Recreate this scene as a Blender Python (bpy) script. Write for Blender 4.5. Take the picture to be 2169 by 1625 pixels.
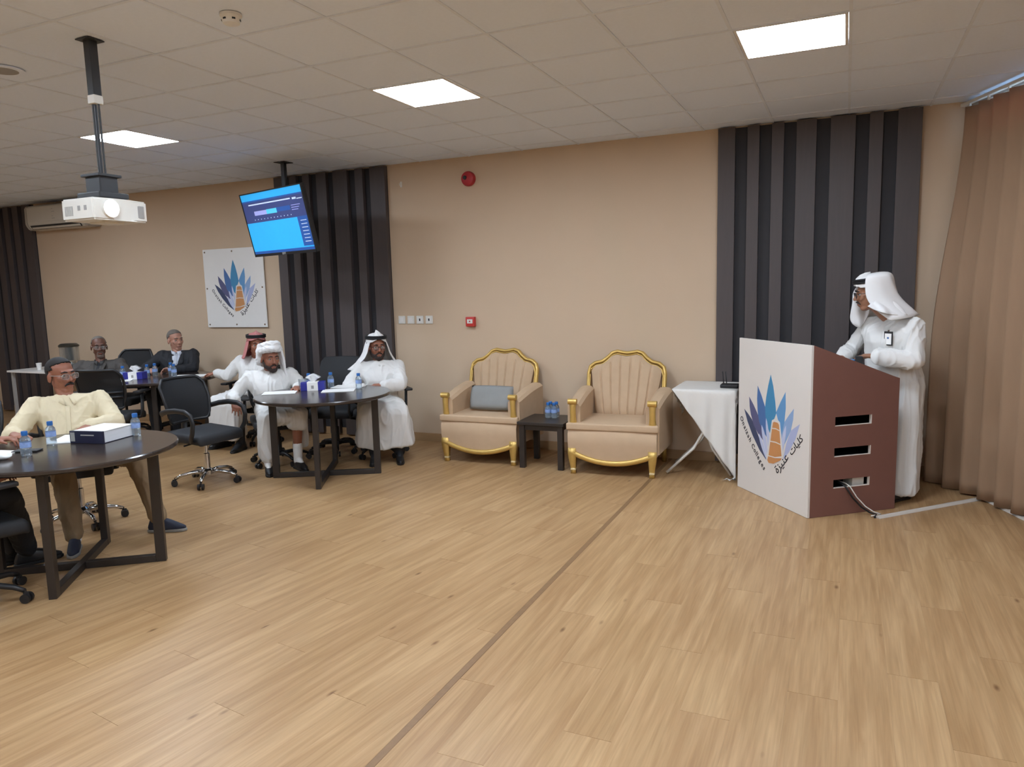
import bpy, bmesh, math, random
import numpy as np
from mathutils import Vector, Matrix, noise
from mathutils.bvhtree import BVHTree
random.seed(7)
for o in list(bpy.data.objects): bpy.data.objects.remove(o)
S = bpy.context.scene
COL = S.collection
V = Vector
PI = math.pi

# ------------------------------------------------------------------ camera
cd = bpy.data.cameras.new('camera'); cam = bpy.data.objects.new('camera', cd); COL.objects.link(cam)
F_PX, YAW, PITCH, ROLL, EYE = 1551.75, .427894, .130277, -.025894, 1.69658
cd.sensor_width = 36; cd.sensor_fit = 'HORIZONTAL'; cd.lens = F_PX/2169*36; cd.clip_start = .05
_fw = V((-math.sin(YAW)*math.cos(PITCH), math.cos(YAW)*math.cos(PITCH), -math.sin(PITCH)))
_rt = V((math.cos(YAW), math.sin(YAW), 0)); _up = _rt.cross(_fw)
_r2 = _rt*math.cos(ROLL)+_up*math.sin(ROLL); _u2 = _up*math.cos(ROLL)-_rt*math.sin(ROLL)
cam.matrix_world = Matrix(((_r2.x,_u2.x,-_fw.x,0),(_r2.y,_u2.y,-_fw.y,0),(_r2.z,_u2.z,-_fw.z,EYE),(0,0,0,1)))
S.camera = cam
# ------------------------------------------------------------------ world, exposure
w = bpy.data.worlds.new('sky'); S.world = w; w.use_nodes = True
bg = w.node_tree.nodes['Background']; bg.inputs[0].default_value = (.45,.68,1,1); bg.inputs[1].default_value = 9.0
S.view_settings.view_transform = 'Standard'; S.view_settings.look = 'None'
S.view_settings.gamma = 1; S.view_settings.use_curve_mapping = False
S.view_settings.exposure = 0.0
LAMP = 47.0            # strength of every ceiling panel diffuser
H = 3.064; D = 7.017  # ceiling height, distance of the back wall

# ------------------------------------------------------------------ materials
def lin(c):
    if isinstance(c, str): c = [int(c[i:i+2],16)/255 for i in (0,2,4)]
    return tuple(((x/12.92) if x <= .04045 else ((x+.055)/1.055)**2.4) for x in c)
def pm(name, c, rough=.6, metal=0, var=.08, scale=12, bump=0, bscale=150, spec=.5, trans=0, alpha=1, stretch=None, coat=0, emit=0, sss=0):
    m = bpy.data.materials.new(name); m.use_nodes = True; nt = m.node_tree; N = nt.nodes; L = nt.links
    b = N['Principled BSDF']; c = lin(c)
    b.inputs['Roughness'].default_value = rough; b.inputs['Metallic'].default_value = metal
    b.inputs['Specular IOR Level'].default_value = spec; b.inputs['Alpha'].default_value = alpha
    b.inputs['Transmission Weight'].default_value = trans; b.inputs['Coat Weight'].default_value = coat
    tc = N.new('ShaderNodeTexCoord'); mp = N.new('ShaderNodeMapping'); L.new(tc.outputs['Object'], mp.inputs[0])
    if stretch: mp.inputs['Scale'].default_value = stretch
    nz = N.new('ShaderNodeTexNoise'); nz.inputs['Scale'].default_value = scale; nz.inputs['Detail'].default_value = 4
    L.new(mp.outputs[0], nz.inputs[0])
    mx = N.new('ShaderNodeMix'); mx.data_type = 'RGBA'
    mx.inputs[6].default_value = (*[x*(1-var) for x in c],1); mx.inputs[7].default_value = (*[min(1,x*(1+var)) for x in c],1)
    L.new(nz.outputs[0], mx.inputs[0]); L.new(mx.outputs[2], b.inputs['Base Color'])
    if emit:
        b.inputs['Emission Color'].default_value = (*c,1); b.inputs['Emission Strength'].default_value = emit
    if sss: b.inputs['Subsurface Weight'].default_value = sss; b.inputs['Subsurface Radius'].default_value = (.01,.004,.002)
    if bump:
        n2 = N.new('ShaderNodeTexNoise'); n2.inputs['Scale'].default_value = bscale; L.new(mp.outputs[0], n2.inputs[0])
        bp = N.new('ShaderNodeBump'); bp.inputs['Strength'].default_value = bump; bp.inputs['Distance'].default_value = .004
        L.new(n2.outputs[0], bp.inputs['Height']); L.new(bp.outputs[0], b.inputs['Normal'])
    return m
def wood_mat():
    m = bpy.data.materials.new('oak_laminate'); m.use_nodes = True; nt = m.node_tree; N = nt.nodes; L = nt.links; b = N['Principled BSDF']
    tc = N.new('ShaderNodeTexCoord'); oi = N.new('ShaderNodeObjectInfo'); ge = N.new('ShaderNodeNewGeometry')
    ad = N.new('ShaderNodeMath'); ad.operation = 'ADD'; L.new(oi.outputs['Random'], ad.inputs[0]); L.new(ge.outputs['Random Per Island'], ad.inputs[1])
    fr = N.new('ShaderNodeMath'); fr.operation = 'FRACT'; L.new(ad.outputs[0], fr.inputs[0])
    sc = N.new('ShaderNodeVectorMath'); sc.operation = 'SCALE'; sc.inputs[0].default_value = (37,53,0); L.new(fr.outputs[0], sc.inputs['Scale'])
    av = N.new('ShaderNodeVectorMath'); av.operation = 'ADD'; L.new(tc.outputs['Object'], av.inputs[0]); L.new(sc.outputs[0], av.inputs[1])
    def nz(s, st, det=5):
        mp = N.new('ShaderNodeMapping'); mp.inputs['Scale'].default_value = st; L.new(av.outputs[0], mp.inputs[0])
        n = N.new('ShaderNodeTexNoise'); n.inputs['Scale'].default_value = s; n.inputs['Detail'].default_value = det; n.inputs['Distortion'].default_value = .6
        L.new(mp.outputs[0], n.inputs[0]); return n
    a = nz(1, (7,.8,1)); g = nz(1, (90,3,1)); c3 = nz(1, (22,1.4,1), 3)
    def mixc(f, A, B):
        x = N.new('ShaderNodeMix'); x.data_type = 'RGBA'; x.inputs[6].default_value = (*lin(A),1); x.inputs[7].default_value = (*lin(B),1)
        L.new(f, x.inputs[0]); return x.outputs[2]
    def ramp(src, lo, hi):
        r = N.new('ShaderNodeMapRange'); r.inputs[1].default_value = lo; r.inputs[2].default_value = hi; L.new(src, r.inputs[0]); return r.outputs[0]
    base = mixc(ramp(a.outputs[0], .3, .72), 'a8855c', 'be9c72')
    tone = mixc(fr.outputs[0], 'ac8962', 'bc9b72')
    def mul(A, B, f, mode='MIX'):
        x = N.new('ShaderNodeMix'); x.data_type = 'RGBA'; x.blend_type = mode; L.new(A, x.inputs[6]); L.new(B, x.inputs[7])
        if isinstance(f, float): x.inputs[0].default_value = f
        else: L.new(f, x.inputs[0])
        return x.outputs[2]
    c = mul(base, tone, .45)
    gr = mixc(ramp(g.outputs[0], .3, .7), 'd8d4ce', 'ffffff'); c = mul(c, gr, .6, 'MULTIPLY')
    g3 = mixc(ramp(c3.outputs[0], .38, .62), 'd6c8b8', 'ffffff'); c = mul(c, g3, .55, 'MULTIPLY')
    mp = N.new('ShaderNodeMapping'); mp.inputs['Scale'].default_value = (4,1.6,1); L.new(av.outputs[0], mp.inputs[0])
    vo = N.new('ShaderNodeTexVoronoi'); vo.inputs['Scale'].default_value = 1.2; L.new(mp.outputs[0], vo.inputs[0])
    kn = mixc(ramp(vo.outputs['Distance'], .015, .07), '8d6c4a', 'ffffff'); c = mul(c, kn, .8, 'MULTIPLY')
    L.new(c, b.inputs['Base Color']); b.inputs['Roughness'].default_value = .38; b.inputs['Specular IOR Level'].default_value = .4
    return m
M = {}
def mk():
    A = lambda k, *a, **kw: M.__setitem__(k, pm(k, *a, **kw))
    M['wood'] = wood_mat()
    A('wall', 'cab297', .75, var=.03, scale=3, bump=.15, bscale=260)
    A('wall_white', 'c2bab2', .8, var=.03)
    A('tile', 'e3ecfa', .9, var=.03, scale=40, bump=.25, bscale=300)
    A('grid', 'dce3ee', .6)
    A('slat', '4c4443', .55, var=.12, scale=6, stretch=(8,8,.6), bump=.1)
    A('slat_back', '2c2a2d', .7, var=.1)
    A('base', 'a5845f', .5, var=.15, scale=8, stretch=(1,4,4))
    A('strip', '7f6142', .45, var=.2, scale=30)
    A('diffuser', 'fffdf8', .5, emit=1)
    M['diffuser'].node_tree.nodes['Principled BSDF'].inputs['Emission Strength'].default_value = LAMP
    M['diffuser'].node_tree.nodes['Principled BSDF'].inputs['Emission Color'].default_value = (.87,1,1.17,1)
    A('white_paint', 'e6e3de', .4, var=.02)
    A('white_plastic', 'dedbd2', .35, var=.02)
    A('grey_plastic', '9a9894', .4)
    A('dark_plastic', '1e1e20', .45, var=.1)
    A('black_metal', '2b2522', .38, var=.1, bump=.05)
    A('table_black', '332b27', .19, var=.15, scale=5, stretch=(1,9,1), spec=.6)
    A('pole', '2e2f31', .45)
    A('lens', 'f4fbff', .2, emit=30)
    A('chrome', 'd4d4d6', .12, metal=1, var=.02)
    A('chair_black', '222326', .7, var=.15, scale=60, bump=.3, bscale=500)
    A('mesh_black', '1b1c1f', .75, var=.25, scale=120, bump=.4, bscale=700, alpha=.9)
    A('beige', 'c2a687', .85, var=.07, scale=14, bump=.35, bscale=500)
    A('gold', 'd0ad62', .38, metal=.55, var=.15, scale=20, bump=.1)
    A('gold_light', 'ecdcae', .3, metal=.5)
    A('cushion', '8d8e8c', .85, var=.15, scale=9, bump=.4, bscale=400)
    A('cloth', 'd6d2cb', .8, var=.03, bump=.2, bscale=300)
    A('curtain', 'ab8d70', .8, var=.06, scale=30, stretch=(1,1,.2), bump=.25, bscale=400)
    A('lec_white', 'dad4cd', .4, var=.015)
    A('lec_brown', '7a544b', .5, var=.05, scale=10, bump=.05)
    A('lec_edge', 'd8cfc6', .5)
    A('black', '111214', .5)
    A('screen_dark', '3a4578', .5, emit=.36)
    A('screen_blue', '2a9fdb', .5, emit=.62)
    A('screen_mid', '27539a', .5, emit=.4)
    A('screen_lilac', '9fa3dc', .5, emit=.42)
    A('screen_teal', '4fc0dc', .5, emit=.45)
    A('screen_white', 'c9d8ee', .5, emit=.4)
    A('red', 'b02a31', .45); A('red_wall', 'c33a34', .4)
    A('thobe', 'dad8d4', .8, var=.025, scale=8, bump=.25, bscale=300)
    A('scarf', 'e2e0de', .8, var=.02, scale=8, bump=.2, bscale=500)
    A('agal', '161517', .8)
    A('shirt_cream', 'd9cbaa', .8, var=.04, scale=20, bump=.3, bscale=300)
    A('khaki', '8a7458', .85, var=.07, bump=.3, bscale=250)
    A('suit_black', '1b1c21', .75, var=.1, bump=.2)
    A('suit_grey', '48433f', .8, var=.1, bump=.2)
    A('shirt_white', 'c8ccd6', .7); A('shirt_dark', '3b3937', .7); A('tie', 'b9bcc4', .5, var=.2, scale=90)
    A('skin_tan', '95604a', .5, var=.07, scale=25, sss=.05); A('skin_dark', '6e4a3c', .5, var=.08, scale=25)
    A('skin_light', 'b5846f', .5, var=.06, scale=25, sss=.05); A('skin_mid', '96694f', .5, var=.07, scale=25, sss=.05)
    A('lip', '8c5347', .5); A('hair_black', '1f1b1a', .75, var=.3, scale=150, bump=.6, bscale=300)
    A('hair_grey', '6f675f', .75, var=.3, scale=150, bump=.6, bscale=300); A('beard_grey', '6b5b52', .8, var=.3, scale=120)
    A('beard_dark', '2e211c', .8, var=.3, scale=120, bump=.4)
    A('eye_white', 'a89f94', .25); A('iris', '1d120d', .2)
    A('shoe_black', '1a1a1c', .4); A('shoe_navy', '23293a', .7, bump=.3); A('sole_grey', '8b8984', .6); A('sock', 'e4e2de', .85)
    A('paper', 'eeece8', .7, var=.02); A('paper_edge', 'd6d6d8', .8, var=.08, scale=4, stretch=(1,1,90)); A('binder', '23253a', .4)
    A('water', 'cfe3f2', .08, var=.02, trans=.85, alpha=.75); A('label_blue', '8aa3d2', .5, var=.35, scale=50)
    A('cap_blue', '2668b0', .35); A('tissue_blue', '2b2f8c', .5, var=.2); A('tissue', 'f1f1f1', .8)
    A('glass', 'dfe6e8', .06, trans=.9, alpha=.5); A('steel', '9a9c98', .25, metal=.8); A('urn_dark', '43413a', .3, metal=.4)
    A('trunk', 'c9c1b6', .6); A('blue_obj', '2d6ea3', .4); A('ac', 'c9c2b5', .35, var=.02); A('ac_side', 'b0a89c', .45)
    # red-and-white checked cotton
    m = bpy.data.materials.new('red_check'); m.use_nodes = True; N = m.node_tree.nodes; L = m.node_tree.links
    tc = N.new('ShaderNodeTexCoord'); ck = N.new('ShaderNodeTexChecker'); ck.inputs['Scale'].default_value = 130
    ck.inputs[1].default_value = (*lin('b4474a'),1); ck.inputs[2].default_value = (*lin('c79d98'),1); L.new(tc.outputs['Object'], ck.inputs[0])
    L.new(ck.outputs[0], N['Principled BSDF'].inputs['Base Color']); N['Principled BSDF'].inputs['Roughness'].default_value = .85; M['red_check'] = m
    # curtain cloth lets daylight through
    N = M['curtain'].node_tree.nodes; L = M['curtain'].node_tree.links
    tr = N.new('ShaderNodeBsdfTranslucent'); tr.inputs[0].default_value = (*lin('dc6f6c'),1); ms = N.new('ShaderNodeMixShader'); ms.inputs[0].default_value = .2
    L.new(N['Principled BSDF'].outputs[0], ms.inputs[1]); L.new(tr.outputs[0], ms.inputs[2]); L.new(ms.outputs[0], N['Material Output'].inputs[0])
mk()

_tmp = bpy.data.scenes.new('workbench')
def evaluate(o):
    """mesh of an object after its modifiers, worked out in a scene that holds nothing else"""
    _tmp.collection.objects.link(o); vl = _tmp.view_layers[0]; vl.update(); dg = vl.depsgraph; dg.update()
    me = bpy.data.meshes.new_from_object(o.evaluated_get(dg)); bpy.data.objects.remove(o); return me
# ------------------------------------------------------------------ object helpers
def link(name, me, mat=None, parent=None, smooth=False, loc=None):
    o = bpy.data.objects.new(name, me); COL.objects.link(o)
    if mat is not None and not me.materials: me.materials.append(M[mat] if isinstance(mat, str) else mat)
    if smooth: me.polygons.foreach_set('use_smooth', [True]*len(me.polygons))
    if parent: o.parent = parent
    if loc is not None: o.location = loc
    return o
def fin(name, bm, mat, parent=None, smooth=False, loc=None):
    bmesh.ops.recalc_face_normals(bm, faces=bm.faces)
    me = bpy.data.meshes.new(name); bm.to_mesh(me); bm.free()
    if smooth == 'auto':
        o = link(name, me, mat, parent, True, loc)
        me.set_sharp_from_angle(angle=math.radians(38)); return o
    return link(name, me, mat, parent, smooth, loc)
def thing(name, label, cat, loc=(0,0,0), rz=0, group=None):
    o = bpy.data.objects.new(name, None); COL.objects.link(o); o.empty_display_size = .1
    o.location = loc; o.rotation_euler = (0,0,rz); o['label'] = label; o['category'] = cat
    if group: o['group'] = group
    return o
def tag(o, label, cat, group=None):
    o['label'] = label; o['category'] = cat
    if group: o['group'] = group
    return o
def structure(o): o['kind'] = 'structure'; return o
def dup(root, loc, rz=None, label=None):
    r = root.copy(); COL.objects.link(r); r.location = loc
    if rz is not None: r.rotation_euler = (0,0,rz)
    if label: r['label'] = label
    for ch in list(root.children):
        c = ch.copy(); COL.objects.link(c); c.parent = r
        for g in ch.children:
            d = g.copy(); COL.objects.link(d); d.parent = c
    return r
def B(): return bmesh.new()
def box(bm, lo, hi, bev=0, mat=None, seg=2):
    vs = bmesh.ops.create_cube(bm, size=1)['verts']
    for v in vs: v.co = V([lo[i]+(v.co[i]+.5)*(hi[i]-lo[i]) for i in range(3)])
    if bev:
        es = list({e for v in vs for e in v.link_edges})
        r = bmesh.ops.bevel(bm, geom=es, offset=bev, segments=seg, affect='EDGES', profile=.6)
        vs = list({v for f in r['faces'] for v in f.verts} | {v for v in vs if v.is_valid})
    if mat is not None: bmesh.ops.transform(bm, matrix=mat, verts=vs)
    return vs
def frame_at(t):
    t = t.normalized(); a = V((0,0,1)) if abs(t.z) < .9 else V((1,0,0)); n = t.cross(a).normalized(); return n, t.cross(n).normalized()
def tube(bm, pts, rad, n=8, ry=None, closed=False, up=None):
    pts = [V(p) for p in pts]; rings = []
    for i, p in enumerate(pts):
        if closed: t = pts[(i+1) % len(pts)]-pts[i-1]
        else: t = pts[min(i+1,len(pts)-1)]-pts[max(i-1,0)]
        if up is not None:
            a = V(up); b = t.normalized().cross(a).normalized(); a = b.cross(t.normalized()).normalized()
        else: a, b = frame_at(t)
        r = rad[i] if isinstance(rad,(list,tuple)) else rad; r2 = ry if ry else r
        rings.append([bm.verts.new(p+a*r*math.cos(2*PI*k/n)+b*r2*math.sin(2*PI*k/n)) for k in range(n)])
    m = len(rings)
    for i in range(m if closed else m-1):
        A, C = rings[i], rings[(i+1) % m]
        for k in range(n): bm.faces.new((A[k],A[(k+1)%n],C[(k+1)%n],C[k]))
    if not closed: bm.faces.new(rings[0][::-1]); bm.faces.new(rings[-1])
def lathe(bm, prof, n=20, c=(0,0,0), cap=True):
    c = V(c); rings = [[bm.verts.new(c+V((r*math.cos(2*PI*k/n), r*math.sin(2*PI*k/n), z))) for k in range(n)] for r, z in prof]
    for A, C in zip(rings, rings[1:]):
        for k in range(n): bm.faces.new((A[k],A[(k+1)%n],C[(k+1)%n],C[k]))
    if cap: bm.faces.new(rings[0][::-1]); bm.faces.new(rings[-1])
def prism(bm, poly, z0, z1, mat=None):
    a = [bm.verts.new((x,y,z0)) for x,y in poly]; b = [bm.verts.new((x,y,z1)) for x,y in poly]; n = len(poly)
    bm.faces.new(a[::-1]); bm.faces.new(b)
    for i in range(n): bm.faces.new((a[i],a[(i+1)%n],b[(i+1)%n],b[i]))
    if mat is not None: bmesh.ops.transform(bm, matrix=mat, verts=a+b)
def ball(bm, c, r, sub=2):
    m = Matrix.Translation(V(c)) @ Matrix.Diagonal((*(r if isinstance(r,(tuple,list)) else (r,r,r)),1))
    bmesh.ops.create_icosphere(bm, subdivisions=sub, radius=1, matrix=m)
def basis(o, x, y, z):
    x, y, z, o = V(x), V(y), V(z), V(o)
    return Matrix(((x.x,y.x,z.x,o.x),(x.y,y.y,z.y,o.y),(x.z,y.z,z.z,o.z),(0,0,0,1)))
def loft(rows, bm, closed=False):
    R = [[bm.verts.new(p) for p in row] for row in rows]
    for a, b in zip(R, R[1:]):
        n = len(a)
        for k in range(n if closed else n-1): bm.faces.new((a[k],a[(k+1)%n],b[(k+1)%n],b[k]))
    return R
def solid(o, t, off=-1):
    m = o.modifiers.new('thickness','SOLIDIFY'); m.thickness = t; m.offset = off; return o
# ================================================================== the room
SEAM = -1.509
WC = V((.87,7.017,0)); WD = V((.36,-.933,0)).normalized(); WN = V((-WD.y,WD.x,0))*-1   # right wall runs off at an angle; WN points into the room
if WN.x > 0: WN = -WN
XL, YB = -13.2, -3.6
RW = WC + WD*11.3   # end of the right wall
RWY = RW.y
def clip(poly, a, b):      # keep the part left of a->b
    out = []; n = len(poly)
    f = lambda p: (b[0]-a[0])*(p[1]-a[1])-(b[1]-a[1])*(p[0]-a[0])
    for i in range(n):
        p, q = poly[i], poly[(i+1)%n]; fp, fq = f(p), f(q)
        if fp >= 0: out.append(p)
        if (fp >= 0) != (fq >= 0):
            t = fp/(fp-fq); out.append((p[0]+t*(q[0]-p[0]), p[1]+t*(q[1]-p[1])))
    return out
bm = B(); prism(bm, [(XL,YB),(RW.x+.3,YB),(RW.x+.3,RWY),(WC.x+.3,D+.1),(XL,D+.1)], -.12, -.008)
floor = structure(fin('floor', bm, 'strip'))
# planks: the left field runs about 8 degrees off the right one
LA = -.143
def plank_field(ang, keep, ox):
    ca, sa = math.cos(ang), math.sin(ang); res = []
    Wp, Lp = .192, 1.285
    for i in range(-75, 75):
        off = (i*0.618034 % 1)*Lp
        for j in range(-10, 12):
            x0, y0 = ox+i*Wp, j*Lp+off
            q = [(x0,y0),(x0+Wp,y0),(x0+Wp,y0+Lp),(x0,y0+Lp)]
            wq = [(x*ca-y*sa, x*sa+y*ca) for x,y in q]
            for a, b in keep:
                wq = clip(wq, a, b)
                if len(wq) < 3: break
            if len(wq) < 3: continue
            area = abs(sum(wq[k][0]*wq[(k+1)%len(wq)][1]-wq[(k+1)%len(wq)][0]*wq[k][1] for k in range(len(wq))))/2
            if area < .004: continue
            cx = sum(p[0] for p in wq)/len(wq); cy = sum(p[1] for p in wq)/len(wq)
            res.append((cx, cy, [(x*ca+y*sa, -x*sa+y*ca) for x,y in wq], ang))
    return res
kl = [((SEAM-.0165,YB),(SEAM-.0165,D)), ((SEAM,D-.004),(XL,D-.004)), ((XL,D),(XL,YB)), ((XL,YB),(SEAM,YB))]
kr = [((SEAM+.0165,D),(SEAM+.0165,YB)), ((RW.x,YB),(RW.x,RWY)), ((RW.x,RWY),(WC.x,WC.y)), ((WC.x,D-.004),(SEAM,D-.004)), ((SEAM,YB),(RW.x,YB))]
planks = plank_field(LA, kl, .05)+plank_field(0, kr, .02)
def depth_in(cx, cy):
    d = V((cx,cy,-EYE)); z = d.dot(_fw)
    return z > .3 and abs(d.dot(_r2)/z) < .76 and abs(d.dot(_u2)/z) < .62
planks.sort(key=lambda p: (not depth_in(p[0],p[1]), math.hypot(p[0],p[1])))
def plank_bm(bm, poly, o=(0,0)):
    cx = sum(p[0] for p in poly)/len(poly); cy = sum(p[1] for p in poly)/len(poly)
    def ins(p, e):
        d = V((p[0]-cx,p[1]-cy)); l = d.length; k = (l-e)/l if l > e else .5
        return (cx+d.x*k-o[0], cy+d.y*k-o[1])
    t = [bm.verts.new((*ins(p,.0009),0)) for p in poly]; b = [bm.verts.new((*ins(p,.0003),-.0025)) for p in poly]; n = len(poly)
    bm.faces.new(t)
    for i in range(n): bm.faces.new((b[i],b[(i+1)%n],t[(i+1)%n],t[i]))
shared = {}
for cx, cy, poly, ang in planks[:300]:
    lx = sum(p[0] for p in poly)/len(poly); ly = sum(p[1] for p in poly)/len(poly)
    key = tuple(sorted((round(p[0]-lx,3),round(p[1]-ly,3)) for p in poly))
    if key not in shared:
        bm = B(); plank_bm(bm, poly, (lx,ly)); me = bpy.data.meshes.new('plank'); bm.to_mesh(me); bm.free(); shared[key] = me
    o = link('plank', shared[key], 'wood', floor, loc=(cx,cy,0)); o.rotation_euler = (0,0,ang)
for ang in (LA, 0):
    bm = B()
    for cx, cy, poly, a in planks[300:]:
        if a == ang: plank_bm(bm, poly)
    o = fin('planks', bm, 'wood', floor); o.rotation_euler = (0,0,ang); o['kind'] = 'stuff'
bm = B(); box(bm, (SEAM-.016,YB,-.009), (SEAM+.016,D,.0008), .002); structure(fin('trim_1', bm, 'strip'))
# ---- walls
bm = B(); box(bm, (XL,D,-.1), (WC.x+.6,D+.2,H+.1)); wall_back = structure(fin('wall_back', bm, 'wall'))
bm = B(); box(bm, (XL-.2,YB-.2,-.1), (XL,D+.2,H+.1)); structure(fin('wall_left', bm, 'wall'))
bm = B(); box(bm, (XL-.2,YB-.2,-.1), (RW.x+.4,YB,H+.1)); structure(fin('wall_front', bm, 'wall'))
# right wall: pieces round a clerestory window
WM = basis(WC, WD, -WN, (0,0,1))     # local x along wall, y out of the room
Z1, Z2, X1, X2 = 2.74, 3.03, .14, 8.6
bm = B()
box(bm, (-.1,0,-.1), (11.4,.2,Z1), mat=WM); box(bm, (-.1,0,Z2), (11.4,.2,H+.1), mat=WM)
box(bm, (-.1,0,Z1), (X1,.2,Z2), mat=WM); box(bm, (X2,0,Z1), (11.4,.2,Z2), mat=WM)
structure(fin('wall_right', bm, 'wall_white'))
bm = B()
for a, b, c, d in ((X1,X2,Z1,Z1+.04),(X1,X2,Z2-.03,Z2)): box(bm, (a,.03,c), (b,.09,d), .004, WM)
for k in range(8):
    x = X1+(X2-X1-.04)*k/7; box(bm, (x,.03,Z1+.04), (x+.04,.09,Z2-.03), .004, WM)
win = structure(fin('window_1', bm, 'white_paint'))
for k in range(7):
    a = X1+(X2-X1-.04)*k/7+.04; b = X1+(X2-X1-.04)*(k+1)/7
    bm = B(); box(bm, (a,.055,Z1+.04), (b,.061,Z2-.03), 0, WM); fin('pane', bm, 'glass', win)
# end wall behind the camera on the right
bm = B(); box(bm, (RW.x,YB-.2,-.1), (RW.x+.2,RWY+.05,H+.1)); structure(fin('wall_end', bm, 'wall'))
# ---- skirting
bm = B(); box(bm, (XL,D-.014,0), (WC.x,D-.001,.092), .004); structure(fin('baseboard_back', bm, 'base'))
bm = B(); box(bm, (.02,-.014,0), (11.2,-.001,.092), .004, WM); structure(fin('baseboard_right', bm, 'base'))
# ---- ceiling: lay-in tiles on a white grid
bm = B(); prism(bm, [(XL-.2,YB-.2),(RW.x+.4,YB-.2),(RW.x+.4,RWY),(WC.x+.5,D+.2),(XL-.2,D+.2)], H+.03, H+.15)
ceiling = structure(fin('ceiling', bm, 'white_paint'))
GX, GY, G = -3.01-.01, 4.377-.01, .6
LIGHTS = [(0,0),(-5,0),(4,0),(-10,0),(0,-5),(-5,-5),(4,-5),(-10,-5),(9,-5),(0,-10),(-5,-10),(4,-10),(9,-10)]
bm = B()
i0, i1 = int((XL-GX)/G)-1, int((RW.x-GX)/G)+1; j0, j1 = int((YB-GY)/G)-1, int((D-GY)/G)+1
def xr(y): return WC.x+(WC.y-y)*WD.x/-WD.y
for i in range(i0, i1+1):
    x = GX+i*G
    if XL < x < RW.x:
        ymax = D if x < WC.x else WC.y-(x-WC.x)*-WD.y/WD.x
        if ymax > YB+.1: box(bm, (x-.009,YB,H-.002), (x+.009,ymax,H+.01))
for j in range(j0, j1+1):
    y = GY+j*G
    if YB < y < D: box(bm, (XL,y-.009,H-.0035), (min(xr(y),RW.x),y+.009,H+.0085))
g = fin('ceiling_grid', bm, 'grid', ceiling); g['kind'] = 'stuff'
tiles = []
for i in range(i0, i1+1):
    for j in range(j0, j1+1):
        if (i,j) in LIGHTS: continue
        x0, y0 = GX+i*G, GY+j*G
        poly = [(x0+.007,y0+.007),(x0+G-.007,y0+.007),(x0+G-.007,y0+G-.007),(x0+.007,y0+G-.007)]
        for a, b in (((XL,D),(XL,YB)),((XL,YB),(RW.x,YB)),((RW.x,YB),(RW.x,RWY)),((RW.x,RWY),(WC.x,WC.y)),((RW.x,D),(XL,D))):
            poly = clip(poly, a, b)
            if len(poly) < 3: break
        if len(poly) < 3: continue
        cx, cy = x0+G/2, y0+G/2; d = V((cx,cy,H-EYE)); z = d.dot(_fw)
        vis = z > .3 and abs(d.dot(_r2)/z) < .78 and abs(d.dot(_u2)/z) < .6
        tiles.append((not vis, d.length, cx, cy, poly))
tiles.sort()
full = None; bms = B()
for k, (nv, _, cx, cy, poly) in enumerate(tiles):
    P = [(x-cx,y-cy) for x,y in poly]; isf = len(P) == 4 and abs(P[0][0]+.293) < .001 and abs(P[2][0]-.293) < .001 and abs(P[0][1]+.293) < .001 and abs(P[2][1]-.293) < .001
    dz = H+random.choice((0,.0005,.001,.002))+.0015
    if k < 300 and not nv:
        if isf and full: me = full
        else:
            bm = B(); prism(bm, P, 0, .012); bmesh.ops.recalc_face_normals(bm, faces=bm.faces)
            me = bpy.data.meshes.new('tile'); bm.to_mesh(me); bm.free()
            if isf: full = me
        link('tile', me, 'tile', ceiling, loc=(cx,cy,dz))
    else:
        prism(bms, poly, H+.002, H+.014)
o = fin('tiles', bms, 'tile', ceiling); o['kind'] = 'stuff'
# ---- recessed light panels (those behind the photographer are left outside the frame)
LBL = {(0,0):'middle square white light panel of the lit row across the ceiling',(-5,0):'square light panel seen behind the projector pole',
       (4,0):'square light panel nearest the curtain, at upper right'}
for i, j in LIGHTS:
    x, y = GX+i*G, GY+j*G
    t = thing('ceiling_light', LBL.get((i,j),'square light panel of the ceiling outside the photograph'), 'ceiling light', (x+G/2,y+G/2,H), 0, 'recessed ceiling light panels')
    bm = B(); h0 = .288; h1 = .272
    for a, b, c, d in ((-h0,-h0,h0,-h1),(-h0,h1,h0,h0),(-h0,-h1,-h1,h1),(h1,-h1,h0,h1)): box(bm, (a,b,-.004), (c,d,.02))
    fin('frame', bm, 'white_paint', t)
    bm = B(); box(bm, (-h1,-h1,-.003), (h1,h1,.02)); fin('diffuser', bm, 'diffuser', t)
# ---- slatted wall panels
def slats(label, bounds, z0=.02, z1=H-.01):
    t = thing('slatted_panel', label, 'wall panel', (bounds[0],D,0), 0, 'dark slatted wall panels')
    b = [x-bounds[0] for x in bounds]
    bm = B(); box(bm, (0,-.012,z0), (b[-1],-.0005,z1)); fin('backing', bm, 'slat_back', t)
    for k in range(0, len(b)-1, 2):
        bm = B(); box(bm, (b[k],-.062,z0), (b[k+1],-.0125,z1-.002), .003); fin('slat', bm, 'slat', t)
slats('dark slatted wall panel behind the lectern, beside the curtain', [-1.083,-.935,-.832,-.73,-.628,-.527,-.427,-.267,-.159,.034,.138,.24,.346,.522])
slats('dark slatted wall panel behind the hanging screen', [-6.201,-6.070,-5.969,-5.87,-5.777,-5.68,-5.579,-5.44,-5.344,-5.146,-5.041,-4.937,-4.841,-4.645])
slats('dark slatted wall panel at the far left edge', [-11.85,-11.66,-11.55,-11.42,-11.33,-11.21,-11.12,-10.99,-10.90,-10.71])
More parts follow.
